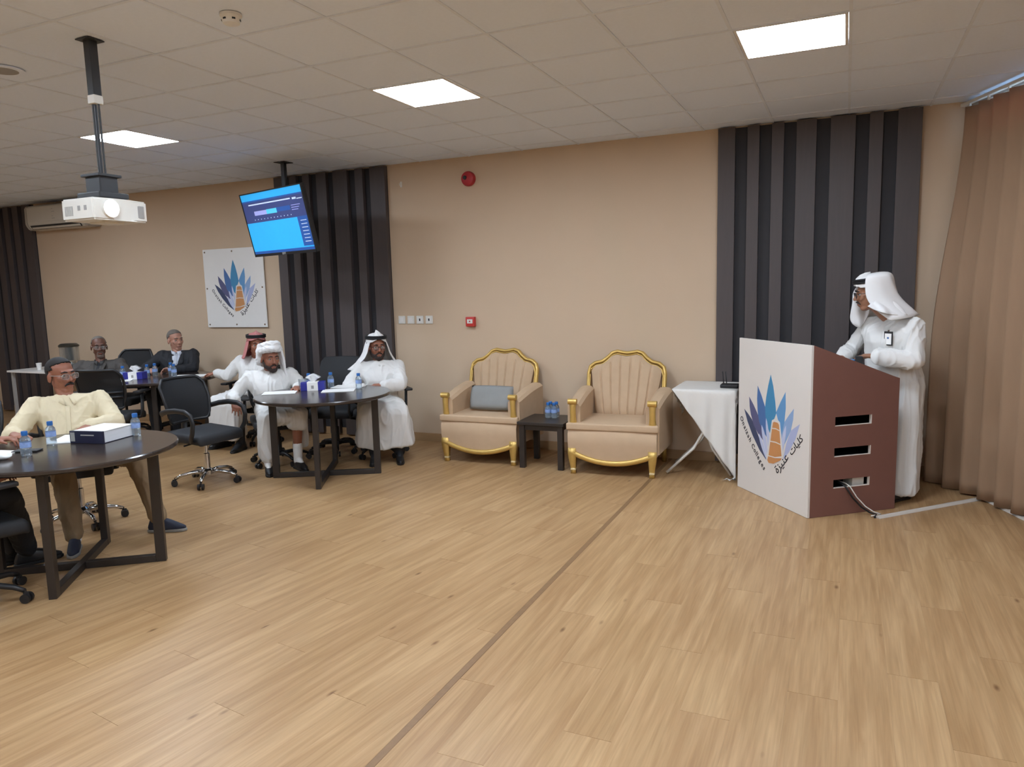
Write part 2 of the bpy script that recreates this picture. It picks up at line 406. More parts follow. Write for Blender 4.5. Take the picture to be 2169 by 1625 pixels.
# ---- projector pole, projector
PX, PY = -3.718, 2.836
t = thing('projector', 'white projector with glowing lens on a black ceiling pole', 'projector', (PX,PY,H))
bm = B(); box(bm, (-.05,-.05,-.006), (.05,.05,0), .002); fin('ceiling_plate', bm, 'pole', t)
bm = B(); box(bm, (-.024,-.024,-.31), (.024,.024,-.004), .003); fin('upper_pole', bm, 'pole', t)
bm = B(); tube(bm, [(-.012,0,-.30),(-.012,0,-.70)], .013, 10); tube(bm, [(.016,.004,-.30),(.016,.006,-.70)], .006, 6); fin('lower_pole', bm, 'pole', t, 'auto')
bm = B(); box(bm, (-.027,-.027,-.33), (.027,.027,-.285), .004); fin('clamp', bm, 'white_plastic', t)
bm = B(); box(bm, (-.07,-.055,-.80), (.045,.055,-.70), .006); box(bm, (-.085,-.07,-.715), (.06,.07,-.70), .003); box(bm, (-.1,-.09,-.83), (.08,.09,-.80), .006); fin('bracket', bm, 'pole', t)
bm = B(); Pz = -.965
poly = [(-.13,-.165),(.12,-.165),(.132,-.05),(.132,.05),(.12,.165),(-.13,.165)]
prism(bm, poly, Pz+.01, Pz+.125); bmesh.ops.bevel(bm, geom=list(bm.edges), offset=.009, segments=2, affect='EDGES')
body = fin('body', bm, 'white_plastic', t, 'auto')
for k in range(6):
    bm = B(); box(bm, (-.1+.011*k,-.1665,Pz+.035), (-.095+.011*k,-.164,Pz+.085)); fin('vent', bm, 'grey_plastic', body)
for x in (.0,.05):
    bm = B(); box(bm, (x,-.1665,Pz+.06), (x+.02,-.164,Pz+.085)); fin('port', bm, 'grey_plastic', body)
bm = B(); box(bm, (.114,.085,Pz+.03), (.127,.14,Pz+.1), .004); fin('grille', bm, 'grey_plastic', body)
bm = B(); tube(bm, [(.1,-.075,Pz+.07),(.145,-.075,Pz+.07)], .047, 24); fin('lens_ring', bm, 'white_plastic', t, 'auto')
bm = B(); tube(bm, [(.14,-.075,Pz+.07),(.149,-.075,Pz+.07)], .04, 24); fin('lens', bm, 'lens', t, 'auto')
bm = B(); box(bm, (-.06,-.06,Pz), (.06,.06,Pz+.012), .004); fin('foot', bm, 'white_plastic', body)
# ---- hanging screen
c = V((-5.371,6.027,2.425)); yw, tl, sw = -.3016, .2167, 1.175; sh = sw*.57
n = V((math.sin(yw)*math.cos(tl), -math.cos(yw)*math.cos(tl), -math.sin(tl))); r = V((math.cos(yw),math.sin(yw),0)); u = n.cross(r)
if u.z < 0: u = -u
t = thing('television', 'wide flat screen hung from the ceiling showing blue slides', 'television', tuple(c))
TM = basis((0,0,0), r, u, n)
bm = B(); box(bm, (-sw/2,-sh/2,-.05), (sw/2,sh/2,-.004), .006, TM)
for a, b, cc, d in ((-sw/2,-sh/2,sw/2,-sh/2+.028),(-sw/2,sh/2-.012,sw/2,sh/2),(-sw/2,-sh/2,-sw/2+.012,sh/2),(sw/2-.012,-sh/2,sw/2,sh/2)): box(bm, (a,b,-.006), (cc,d,.002), 0, TM)
fin('casing', bm, 'dark_plastic', t)
scr = None
def sq(nm, x0, y0, x1, y1, mt, z, par):      # fractions of the picture
    bm = B(); X = lambda f: -sw/2+.012+f*(sw-.024); Y = lambda f: sh/2-.012-f*(sh-.04)
    box(bm, (X(x0),Y(y1),-.004), (X(x1),Y(y0),z), 0, TM); return fin(nm, bm, mt, par)
scr = sq('screen', 0,0,1,1,'screen_dark',-.0035,t)
sq('top_band',0,0,1,.11,'screen_blue',-.003,scr); sq('band_edge',0,.11,1,.135,'screen_mid',-.003,scr)
sq('title_line',.1,.17,.8,.19,'screen_white',-.003,scr); sq('slide_area',0,.475,.84,.955,'screen_blue',-.003,scr)
sq('side_strip',.84,.47,1,.955,'screen_mid',-.003,scr); sq('bottom_band',0,.955,1,1,'screen_mid',-.003,scr)
sq('bottom_line',.8,.935,1,.955,'screen_blue',-.0028,scr)
sq('pill_left',.17,.29,.38,.36,'screen_lilac',-.003,scr); sq('pill_middle',.38,.285,.55,.36,'screen_teal',-.003,scr); sq('pill_right',.55,.28,.77,.35,'screen_mid',-.0031,scr)
for k in range(12): sq('tick',.15+.055*k,.42,.16+.055*k,.435,'screen_white',-.003,scr)
for k in range(7): sq('caption_line',.88,.53+.055*k,.97,.54+.055*k,'screen_white',-.0028,scr)
for k in range(3): sq('note_line',.79,.28+.035*k,.93-.02*k,.29+.035*k,'screen_lilac',-.003,scr)
sq('mark',.83,.17,.89,.2,'screen_white',-.003,scr); sq('mark',.9,.19,.98,.205,'screen_white',-.003,scr)
bm = B(); box(bm, (-.035,-.012,-.0), (.035,.012,.006), 0, basis(V((0,0,0))+u*(-sh/2+.015)+n*-.004, r, u, n)); fin('badge', bm, 'grey_plastic', t)
top = V((-5.4346,6.2631,H))-c; bk = -n*.06
bm = B(); box(bm, (top.x-.022,top.y-.022,-.05), (top.x+.022,top.y+.022,top.z), .003); box(bm, (top.x-.07,top.y-.07,top.z-.006), (top.x+.07,top.y+.07,top.z)); fin('ceiling_pole', bm, 'pole', t)
bm = B(); tube(bm, [(top.x,top.y,0), tuple(bk)], .025, 8); box(bm, (-.2,-.15,-.065), (.2,.15,-.05), .003, TM); fin('bracket', bm, 'pole', t)
bm = B(); tube(bm, [(top.x+.03,top.y,top.z),(top.x+.05,top.y-.02,top.z-.12),(top.x+.03,top.y-.03,top.z-.25)], .006, 6); fin('cable', bm, 'black', t)
# ---- air conditioner
t = thing('air_conditioner', 'cream split air conditioner high on the back wall', 'air conditioner', (-9.94,D,2.83))
w2 = .60; prof = [(-.0005,.17),(-.19,.175),(-.235,.15),(-.24,-.09),(-.19,-.16),(-.03,-.165),(-.0005,-.15)]
bm = B(); prism(bm, prof, -w2+.03, w2-.03, Matrix(((0,0,1,0),(1,0,0,0),(0,1,0,0),(0,0,0,1)))); bmesh.ops.bevel(bm, geom=list(bm.edges), offset=.01, segments=2, affect='EDGES'); fin('body', bm, 'ac', t, 'auto')
for s in (-1,1):
    bm = B(); prism(bm, [(x*1.0,z*1.0) for x,z in prof], s*w2-.03, s*w2+.03, Matrix(((0,0,1,0),(1,0,0,0),(0,1,0,0),(0,0,0,1)))); bmesh.ops.bevel(bm, geom=list(bm.edges), offset=.012, segments=2, affect='EDGES'); fin('end_cap', bm, 'ac_side', t, 'auto')
lm = basis((0,-.214,-.128), (1,0,0), (0,.58,-.81), (0,-.81,-.58))
bm = B(); box(bm, (-.52,-.035,.004), (.52,.03,.009), .003, lm); fin('louvre', bm, 'dark_plastic', t)
bm = B(); box(bm, (-.50,-.008,.008), (.50,.022,.014), .003, lm); fin('flap', bm, 'ac', t)
bm = B(); box(bm, (-.56,-.246,-.06), (.56,-.236,.145), .004); fin('front_cover', bm, 'ac', t)
bm = B()
for k, z in enumerate((.1,.06,.0,-.03)): box(bm, (-.03,-.2475,z), (.0+.03*(k%2),-.2465,z+.006))
fin('printed_mark', bm, 'grey_plastic', t)
# ---- things on the back wall
t = thing('alarm_bell', 'round red alarm bell high on the beige wall', 'alarm bell', (-3.63,D,2.835))
bm = B(); lathe(bm, [(.075,0),(.078,.03),(.07,.052),(.05,.062),(.0005,.066)], 28); bmesh.ops.rotate(bm, verts=bm.verts, matrix=Matrix.Rotation(PI/2,3,'X')); fin('gong', bm, 'red', t, 'auto')
bm = B(); lathe(bm, [(.022,0),(.02,.012),(.0005,.016)], 16, (-.02,0,.062)); bmesh.ops.rotate(bm, verts=bm.verts, matrix=Matrix.Rotation(PI/2,3,'X')); bmesh.ops.translate(bm, verts=bm.verts, vec=(0,0,.008)); fin('hub', bm, 'dark_plastic', t, 'auto')
t = thing('fire_call_point', 'small square red fire call point on the beige wall', 'call point', (-3.655,D,1.345))
bm = B(); box(bm, (-.052,-.05,-.052), (.052,-.0005,.052), .008); fin('housing', bm, 'red_wall', t, 'auto')
bm = B(); box(bm, (-.033,-.053,-.018), (.033,-.049,.026), .003); fin('window', bm, 'white_plastic', t)
bm = B(); lathe(bm, [(.009,.0),(.008,.003)], 12); bmesh.ops.rotate(bm, verts=bm.verts, matrix=Matrix.Rotation(PI/2,3,'X')); bmesh.ops.translate(bm, verts=bm.verts, vec=(0,-.053,.004)); fin('button', bm, 'red', t)
for k, lb in enumerate(('blank white wall plate, first from the left of four beside the call point','blank white wall plate, second from the left of four','white wall plate with dark socket, third from the left of four','white wall plate with dark socket, last on the right of four')):
    t = thing('wall_plate', lb, 'wall plate', (-4.535+.118*k,D,1.368), 0, 'four wall plates by the slatted panel')
    bm = B(); box(bm, (-.044,-.012,-.044), (.044,-.0005,.044), .004); fin('plate', bm, 'white_plastic', t)
    bm = B(); box(bm, (-.03,-.0145,-.03), (.03,-.0115,.03), .003); f = fin('insert', bm, 'white_paint', t)
    if k > 1:
        bm = B(); box(bm, (-.008,-.017,-.014), (.008,-.0135,.014), .002); fin('socket', bm, 'dark_plastic', t)
t = thing('wall_hook', 'tiny white hook on the beige wall near the ceiling', 'hook', (-4.47,D,2.845))
bm = B(); box(bm, (-.012,-.008,-.03), (.012,-.0005,.03), .003); fin('plate', bm, 'white_plastic', t)
bm = B(); tube(bm, [(0,-.006,0),(0,-.03,-.012),(0,-.036,.008)], .005, 6); fin('prong', bm, 'white_plastic', t)
# ---- ceiling devices
t = thing('smoke_detector', 'round white smoke detector on the ceiling', 'smoke detector', (-2.795,2.912,H))
bm = B(); lathe(bm, [(.052,-.0005),(.052,-.012),(.047,-.016),(.04,-.045),(.025,-.052),(.0005,-.053)], 24); fin('housing', bm, 'white_plastic', t, 'auto')
for k in range(6):
    a = k*PI/3; bm = B(); box(bm, (-.008,-.002,-.034), (.008,.002,-.026), 0, Matrix.Rotation(a,4,'Z') @ Matrix.Translation((0,-.0435,0))); fin('slot', bm, 'dark_plastic', t)
t = thing('ceiling_speaker', 'round grey grille set in the ceiling at the left edge', 'speaker', (-4.62,2.93,H-.0005))
bm = B(); lathe(bm, [(.115,-.001),(.118,-.008),(.105,-.010)], 32); fin('rim', bm, 'tile', t, 'auto')
bm = B(); lathe(bm, [(.104,-.002),(.1035,-.0095),(.0005,-.012)], 32); fin('grille', bm, 'grey_plastic', t, 'auto')
# ================================================================== furniture
def round_table(label, loc, rz):
    t = thing('round_table', label, 'table', loc, rz, 'round black tables')
    bm = B(); lathe(bm, [(.585,.742),(.604,.745),(.612,.752),(.612,.768),(.606,.775),(.0005,.775)], 64); fin('tabletop', bm, 'table_black', t, 'auto')
    for k in range(4):
        a = k*PI/2; m = Matrix.Rotation(a,4,'Z')
        bm = B(); box(bm, (.435,-.022,.001), (.495,.022,.742), .003, m); fin('leg', bm, 'black_metal', t)
    for k in range(2):
        m = Matrix.Rotation(k*PI/2,4,'Z'); z = .0012*k
        bm = B()
        if k == 0: box(bm, (-.4345,-.022,.001), (.4345,.022,.046), .003, m)
        else:
            box(bm, (-.4345,-.022,.001), (-.0225,.022,.046), .003, m); box(bm, (.0225,-.022,.001), (.4345,.022,.046), .003, m)
        fin('foot_bar', bm, 'black_metal', t)
        bm = B()
        if k == 0: box(bm, (-.4345,-.022,.700), (.4345,.022,.7415), .003, m)
        else:
            box(bm, (-.4345,-.022,.700), (-.0225,.022,.7415), .003, m); box(bm, (.0225,-.022,.700), (.4345,.022,.7415), .003, m)
        fin('top_bar', bm, 'black_metal', t)
    return t
T1 = (-4.36,2.925,0); T2 = (-4.36,5.36,0); T3 = (-7.15,5.95,0)
round_table('nearest black round table, cut by the left edge, binder on top', T1, math.radians(-53))
round_table('black round table with white tissue box, between two men in white robes', T2, math.radians(-61))
round_table('far black round table in front of the man in the black suit', T3, math.radians(-50))

def office_chair(label, loc, yaw, base='chrome', arm='loop', back='mesh', hgt=.5, hi=.94):
    t = thing('office_chair', label, 'chair', loc, yaw, 'black swivel office chairs')
    bm = B(); box(bm, (-.23,-.245,hgt-.085), (.245,.245,hgt), .035, seg=3)
    for v in bm.verts:
        if v.co.x > .12: v.co.z -= (v.co.x-.12)**2*2.2
        v.co.x += -.25*v.co.y**2*(1 if v.co.x > 0 else 0)
    fin('seat', bm, 'chair_black', t, 'auto')
    def bk(u, v, off=0):     # u across -1..1, v 0..1 up
        z = hgt+.06+v*(hi-hgt-.06); wd = .2+.035*math.sin(v*PI*.75) - (.03 if v > .93 else 0)
        return V((-.235-.11*v-.035*math.sin(v*PI)*-1+.055*u*u+off, u*wd, z))
    def panel(off0, off1, us, vs):
        bm = B(); A = [[bm.verts.new(bk(u,v,off0)) for u in us] for v in vs]; C = [[bm.verts.new(bk(u,v,off1)) for u in us] for v in vs]
        for X in (A,C):
            for r0, r1 in zip(X, X[1:]):
                for k in range(len(us)-1): bm.faces.new((r0[k],r0[k+1],r1[k+1],r1[k]))
        nv, nu = len(vs), len(us)
        for i in range(nv-1):
            bm.faces.new((A[i][0],A[i+1][0],C[i+1][0],C[i][0])); bm.faces.new((A[i][-1],A[i+1][-1],C[i+1][-1],C[i][-1]))
        for k in range(nu-1):
            bm.faces.new((A[0][k],A[0][k+1],C[0][k+1],C[0][k])); bm.faces.new((A[-1][k],A[-1][k+1],C[-1][k+1],C[-1][k]))
        return bm
    L = lambda a, b, n: [a+(b-a)*i/(n-1) for i in range(n)]
    if back == 'mesh':
        fin('backrest', panel(-.006,.006,L(-.93,.93,9),L(.03,.97,9)), 'mesh_black', t, 'auto')
        ring = [bk(u,0) for u in L(-.9,.9,7)]+[bk(1,v) for v in L(.04,.96,9)]+[bk(u,1) for u in L(.9,-.9,7)]+[bk(-1,v) for v in L(.96,.04,9)]
        bm = B(); tube(bm, ring, .014, 8, closed=True); fin('back_frame', bm, 'dark_plastic', t, True)
        bm = B(); tube(bm, [bk(u,.3,-.02) for u in L(-.95,.95,7)], .012, 6)
        tube(bm, [bk(u,.42,-.02) for u in L(-.95,.95,7)], .012, 6); fin('lumbar_bar', bm, 'dark_plastic', t, True)
    else:
        bm = panel(-.045,.02,L(-.98,.98,9),L(0,1,11)); bmesh.ops.recalc_face_normals(bm, faces=bm.faces)
        fin('backrest', bm, 'chair_black', t, 'auto')
    bm = B(); tube(bm, [(-.02,0,hgt-.1),(-.2,0,hgt-.1),(-.275,0,hgt-.03),bk(0,.12,-.03),bk(0,.4,-.03)], .022, 8, ry=.035, up=(0,1,0)); fin('back_support', bm, 'dark_plastic', t, True)
    for s in (-1,1):
        bm = B()
        if arm == 'loop':
            tube(bm, [(.1,s*.2,hgt-.075),(.15,s*.27,hgt-.06),(.2,s*.285,hgt+.02),(.215,s*.285,hgt+.1),(.19,s*.285,hgt+.17),(.12,s*.285,hgt+.2),(0,s*.285,hgt+.205),(-.12,s*.28,hgt+.19),(-.22,s*.265,hgt+.165),(-.265,s*.225,hgt+.15)], .015, 8, ry=.024, up=(0,1,0))
            fin('armrest', bm, 'dark_plastic', t, True)
        else:
            tube(bm, [(.0,s*.2,hgt-.075),(.0,s*.285,hgt-.06),(.0,s*.3,hgt+.0),(.03,s*.3,hgt+.2)], .014, 8, ry=.028, up=(0,1,0)); a = fin('armrest', bm, 'dark_plastic', t, True)
            bm = B(); box(bm, (-.11,s*.3-.038,hgt+.195), (.16,s*.3+.038,hgt+.222), .01); fin('arm_pad', bm, 'dark_plastic', a)
    bm = B(); box(bm, (-.12,-.09,hgt-.135), (.1,.09,hgt-.086), .01); tube(bm, [(.0,-.09,hgt-.11),(.02,-.24,hgt-.115)], .008, 6); fin('mechanism', bm, 'dark_plastic', t)
    metal = 'chrome' if base == 'chrome' else 'dark_plastic'
    bm = B(); lathe(bm, [(.03,.1),(.03,.115),(.026,.12),(.026,.27),(.016,.275),(.016,hgt-.13)], 16); fin('gas_lift', bm, metal, t, 'auto')
    bm = B(); lathe(bm, [(.03,.075),(.05,.08),(.052,.115),(.036,.13),(.0005,.131)], 20); hub = fin('base', bm, metal, t, 'auto')
    for k in range(5):
        a = k*2*PI/5+.35; m = Matrix.Rotation(a,4,'Z')
        bm = B(); tube(bm, [(.04,0,.1),(.12,0,.108),(.22,0,.092),(.275,0,.07)], [.02,.019,.016,.013], 8, up=(0,0,1)); bmesh.ops.transform(bm, matrix=m, verts=bm.verts); fin('spoke', bm, metal, hub, True)
        bm = B()
        for s in (-1,1): tube(bm, [(.285,s*.008,.028),(.285,s*.026,.028)], .027, 14)
        box(bm, (.268,-.007,.03), (.30,.007,.064), .004); tube(bm, [(.278,0,.05),(.278,0,.078)], .007, 6)
        bmesh.ops.transform(bm, matrix=m, verts=bm.verts); fin('caster', bm, 'dark_plastic', hub, 'auto')
    return t
r = math.radians
office_chair('empty black mesh chair with chrome star base and loop arms', (-5.27,4.8,0), r(-4), 'chrome', 'loop', 'mesh', .5, .95)
office_chair('black chair with chrome base under the man in the cream shirt', (-5.25,3.56,0), r(-38), 'chrome', 'loop', 'mesh', .5, .88)
office_chair('empty black mesh chair turned away, before the far table', (-7.05,5.24,0), r(118), 'dark', 'tee', 'mesh', .5, .97)
office_chair('empty solid-backed black chair behind the table with the tissue box', (-4.93,6.25,0), r(-72), 'dark', 'tee', 'solid', .5, .99)
office_chair('black chair under the man wearing a white wrapped head cloth', (-5.17,5.63,0), r(-41), 'dark', 'tee', 'mesh', .48, .84)
office_chair('black chair under the robed man with glasses by the beige wall', (-4.40,6.27,0), r(-42), 'dark', 'tee', 'mesh', .47, .84)
office_chair('black chair under the man in the red checked head cloth', (-6.16,6.38,0), r(-80), 'dark', 'tee', 'mesh', .48, .85)
office_chair('black chair under the man in the grey suit', (-8.12,6.22,0), r(-75), 'dark', 'tee', 'mesh', .5, 1.03)
office_chair('black chair under the man in the black suit', (-7.68,6.58,0), r(-50), 'dark', 'tee', 'mesh', .47, .85)
office_chair('black chair with black star base cut by the left edge', (-4.42,2.32,0), r(80), 'dark', 'tee')
office_chair('black chair whose arm pad just enters at the left edge', (-6.12,3.3,0), r(-30), 'dark', 'tee')

# ---- armchairs
def armchair(label, loc, rz):
    t = thing('armchair', label, 'armchair', loc, rz, 'beige armchairs with gold frames'); t.scale = (1.13,1.04,1.015)   # front is -Y, local
    # seat body with a shaped lower front
    W, Dp = .355, .66
    bm = B(); n = 13
    def low(x): u = x/W; return .185-.075*(1-min(1,abs(u)*1.15)**2)**1 if abs(u) < .87 else .185
    xs = [-W+2*W*i/(n-1) for i in range(n)]
    fr = [[V((x*1.0, -.33-.012*math.cos(x/W*PI/2)-(.02 if 0 < k < 3 else 0), z)) for x in xs] for k, z in enumerate((0,.28,.36,.40))]
    for k in range(n): fr[0][k].z = low(xs[k])
    rows = [[p for p in fr[0]]]+fr[1:]
    bk_ = [[V((p.x, .28, p.z if i else .19)) for p in row] for i, row in enumerate(fr)]
    bk_[0] = [V((x,.28,.19)) for x in xs]
    for R in (rows, bk_): R.reverse()
    Lf = loft(rows, bm); Lb = loft(bk_, bm)
    for k in range(n-1):
        bm.faces.new((Lf[0][k],Lf[0][k+1],Lb[0][k+1],Lb[0][k])); bm.faces.new((Lf[-1][k],Lf[-1][k+1],Lb[-1][k+1],Lb[-1][k]))
    for i in range(3):
        for k in (0,-1): bm.faces.new((Lf[i][k],Lf[i+1][k],Lb[i+1][k],Lb[i][k]))
    fin('seat_body', bm, 'beige', t, 'auto')
    bm = B(); box(bm, (-.368,-.352,.4005), (.368,.2,.462), .014, seg=3)
    for v in bm.verts: v.co.z += .012*math.cos(min(1,abs(v.co.x)/.36)*PI/2)*(1 if v.co.z > .44 else 0); v.co.y -= .012*math.cos(min(1,abs(v.co.x)/.37)*PI/2)*(1 if v.co.y < -.3 else 0)
    for v in bm.verts:
        if v.co.y > -.2 and abs(v.co.x) > .255: v.co.x *= .262/abs(v.co.x)*1.0
    fin('seat_cushion', bm, 'beige', t, 'auto')
    # curved gold apron under the front
    bm = B(); pts = [(x*1.0,-.341-.012*math.cos(x/W*PI/2),low(x)+.004) for x in [-.335+.67*i/16 for i in range(17)]]
    tube(bm, pts, .024, 8, ry=.015, up=(0,0,1)); fin('front_rail', bm, 'gold', t, True)
    # back: outline with a crest
    def outline(s=1.0):
        pts = []
        half = [(.33,.42),(.335,.62),(.338,.84),(.325,.9),(.285,.935),(.22,.95),(.175,.985),(.135,1.03),(.09,1.045),(.045,1.035),(0,1.028)]
        for x, z in half: pts.append((x*s, .42+(z-.42)*(1-(1-s)*.9)))
        return pts+[(-x,z) for x,z in half[::-1][1:] for x,z in [(x*s, .42+(z-.42)*(1-(1-s)*.9))]]
    def lean(x, z, off=0): return V((x, .20+.16*(z-.42)/.6+off, z))
    o = outline(); 
    # padded back with fanned channels
    bm = B(); half = outline(.94); m = 24
    def top(x):
        best = 1.0
        for (xa,za),(xb,zb) in zip(half, half[1:]):
            if min(xa,xb)-1e-6 <= x <= max(xa,xb)+1e-6 and abs(xa-xb) > .004: best = za+(zb-za)*(x-xa)/(xb-xa); break
        return best
    rowsF = []
    for j in range(13):
        v = j/12; row = []
        for i in range(57):
            u = -1+2*i/56; wbot = .235; wtop = .305
            x = u*(wbot+(wtop-wbot)*v**.8); zt = top(max(-.306,min(.306,u*.305))); z = .46+(zt-.46)*v
            ch = abs(((u+1)*3.5) % 1-.5)*2     # 7 channels
            d = (-.055*(1-.5*u**4)+.011*ch**12)*(1-.55*max(0,abs(u)-.8)/.2)
            if v > .96: d *= .4
            if v < .04: d *= .6
            row.append(lean(x, z, d-.012))
        rowsF.append(row)
    R = loft(rowsF, bm)
    Bk = [[bm.verts.new(lean(p.co.x,p.co.z,.035)) for p in row] for row in R]
    for a, b in zip(Bk, Bk[1:]):
        for k in range(56): bm.faces.new((a[k],a[k+1],b[k+1],b[k]))
    for k in range(56): bm.faces.new((R[0][k],R[0][k+1],Bk[0][k+1],Bk[0][k])); bm.faces.new((R[-1][k],R[-1][k+1],Bk[-1][k+1],Bk[-1][k]))
    for i in range(12):
        for k in (0,56): bm.faces.new((R[i][k],R[i+1][k],Bk[i+1][k],Bk[i][k]))
    fin('back_cushion', bm, 'beige', t, 'auto')
    bm = B(); tube(bm, [lean(x*.97,z-.005,-.0) for x,z in o], .023, 10, ry=.017, up=(0,1,0)); fr_ = fin('back_frame', bm, 'gold', t, True)
    bm = B(); tube(bm, [lean(x*.93,z-.026,-.02) for x,z in o], .006, 6); fin('inner_bead', bm, 'gold', fr_, True)
    # rear panel
    bm = B(); prism(bm, [(x*.95,z-.012) for x,z in o], 0, .02, Matrix(((1,0,0,0),(0,.16/.6,1,.20-.42*.16/.6+.03),(0,1,0,0),(0,0,0,1)))); fin('rear_panel', bm, 'beige', t)
    for s in (-1,1):
        # padded arm, sloping up towards the back
        bm = B(); rows = []
        for j in range(9):
            v = j/8; y = -.29+v*.54; zt = .63+.09*v**1.3+.02*math.sin(v*PI); wd = .052+.012*v; cx = s*(.315+.02*v)
            rows.append([V((cx-wd,y,.38)),V((cx-wd,y,zt-.03)),V((cx-wd*.6,y,zt-.005)),V((cx,y,zt)),V((cx+wd*.6,y,zt-.005)),V((cx+wd,y,zt-.03)),V((cx+wd,y,.2)),V((cx+wd*.5,y,.19))])
        R = loft(rows, bm, True); bm.faces.new(R[0]); bm.faces.new(R[-1][::-1]); fin('arm', bm, 'beige', t, 'auto')
        bm = B(); x = s*.318
        tube(bm, [(x,-.305,.445),(x,-.312,.52),(x,-.318,.59),(x,-.312,.645)], [.03,.024,.024,.03], 10, ry=.022, up=(1,0,0))
        tube(bm, [(x-.035,-.322,.652),(x+.035,-.322,.652)], .026, 12); fin('arm_post', bm, 'gold', t, 'auto')
        for y, f in ((-.325,1),(.26,-1)):
            bm = B(); lx = s*.322
            if f == 1:
                R_ = loft([[V((lx-s*dx_+a_*hw,y+dy_+b_*hw,z_)) for a_,b_ in ((-1,-1),(1,-1),(1,1),(-1,1))] for z_,hw,dx_,dy_ in ((.235,.031,0,.004),(.19,.032,0,0),(.13,.027,.002,0),(.07,.021,.005,.002),(.03,.018,.006,.003),(.001,.02,.006,.003))], bm, True)
                bm.faces.new(R_[0][::-1]); bm.faces.new(R_[-1])
            else: tube(bm, [(lx,y,.2),(lx,y+.02,.1),(lx,y+.045,.001)], [.03,.024,.02], 8)
            lg = fin('leg', bm, 'gold', t, True)
            if f == 1:
                bm = B(); box(bm, (lx-s*.0055-.021,y+.003-.021,.032), (lx-s*.0055+.021,y+.003+.021,.05), .003); fin('leg_band', bm, 'gold_light', lg, True)
    return t
armchair('beige armchair with gold frame holding a grey-blue cushion', (-3.225,6.58,0), r(2))
armchair('beige armchair with gold frame and empty seat, beside the cloth-covered table', (-1.885,6.53,0), r(4))
t = thing('lumbar_cushion', 'grey-blue rectangular cushion on the left armchair', 'cushion', (-3.21,6.535,.605), r(2))
bm = B(); rows = []
for j in range(13):
    v = -1+2*j/12; row = []
    for i in range(17):
        u = -1+2*i/16; k = (1-u**4)*(1-v**4); row.append((u, v, k))
    rows.append(row)
cm = Matrix.Rotation(r(-18),4,'X')
F_ = [[V((u*.235*(1-.04*v*v), -.048*k**.45-.002, v*.125*(1-.05*u*u))) for u,v,k in row] for row in rows]
K_ = [[V((p.x,-p.y,p.z)) for p in row] for row in F_]
A_ = loft(F_, bm); C_ = loft(K_, bm); bmesh.ops.remove_doubles(bm, verts=bm.verts, dist=.005); bmesh.ops.transform(bm, matrix=cm, verts=bm.verts); fin('cover', bm, 'cushion', t, True)
# ---- side table
t = thing('side_table', 'small black square table between the two armchairs', 'side table', (-2.56,6.42,0), r(2))
bm = B(); box(bm, (-.23,-.23,.415), (.23,.23,.445), .004); fin('tabletop', bm, 'black_metal', t)
for x in (-1,1):
    for y in (-1,1):
        bm = B(); box(bm, (x*.19-.026,y*.19-.026,.001), (x*.19+.026,y*.19+.026,.4148), .003); fin('leg', bm, 'black_metal', t)
for a, b, c, d in ((-.163,-.2,.163,-.18),(-.163,.18,.163,.2),(-.2,-.163,-.18,.163),(.18,-.163,.2,.163)):
    bm = B(); box(bm, (a,b,.365), (c,d,.4148), .002); fin('apron', bm, 'black_metal', t)
# ---- lectern
FL = V((-.778,6.197,0)); FC = V((-.203,5.481,0)); LX = (FC-FL).normalized(); LY = V((-LX.y,LX.x,0))
LM = basis((0,0,0), LX, LY, (0,0,1)); LW, LD = .918, .742
lec = thing('lectern', 'white-fronted lectern with brown slotted side, emblem on the front', 'lectern', tuple(FL)); 
bm = B(); box(bm, (0,0,.002), (LW-.0,.018,1.243), .0015, LM); front = fin('front_panel', bm, 'lec_white', lec)
def side_panel(x0, x1, holes):
    bm = B(); prof = [(.0185,.002),(LD,.002),(LD,.975),(.69,.992),(.0185,1.243)]
    if not holes:
        prism(bm, prof, x0, x1, LM @ Matrix(((0,0,1,0),(1,0,0,0),(0,1,0,0),(0,0,0,1))))
    else:
        P = LM @ Matrix(((0,0,1,0),(1,0,0,0),(0,1,0,0),(0,0,0,1)))
        def top(s): return 1.243-(s-.0185)*(.251/.6715) if s <= .69 else .992-(s-.69)*(.017/.052)
        prism(bm, [(.0185,.002),(.208,.002),(.208,top(.208)),(.0185,1.243)], x0, x1, P)
        prism(bm, [(.512,.002),(LD,.002),(LD,.975),(.69,.992),(.512,top(.512))], x0, x1, P)
        zs = [.002]+[z for h in holes for z in h]+[None]
        for a, b in zip(zs[::2], zs[1::2]):
            if b is None: prism(bm, [(.208,a),(.512,a),(.512,top(.512)),(.208,top(.208))], x0, x1, P)
            else: prism(bm, [(.208,a),(.512,a),(.512,b),(.208,b)], x0, x1, P)
        bmesh.ops.remove_doubles(bm, verts=bm.verts, dist=1e-5)
    return bm
holes = [(.203,.265),(.434,.498),(.658,.724)]
sp = fin('side_panel', side_panel(LW-.02, LW, holes), 'lec_brown', lec)
fin('side_panel', side_panel(0, .02, None), 'lec_brown', lec)
for a, b in holes:
    bm = B()
    for q in ((.2065,a-.0015,.5135,a+.002),(.5105,a,.5145,b),):
        box(bm, (LW-.021,q[0],q[1]), (LW+.0008,q[2],q[3]), 0, LM)
    fin('slot_edge', bm, 'lec_edge', sp)
def slab(s0, z0, s1, z1, th): return [(s0,z0),(s1,z1),(s1,z1-th),(s0,z0-th)]
bm = B(); prism(bm, slab(.0185,1.20,.70,.945,.018), .0205, LW-.0205, LM @ Matrix(((0,0,1,0),(1,0,0,0),(0,1,0,0),(0,0,0,1)))); fin('desk', bm, 'lec_white', lec)
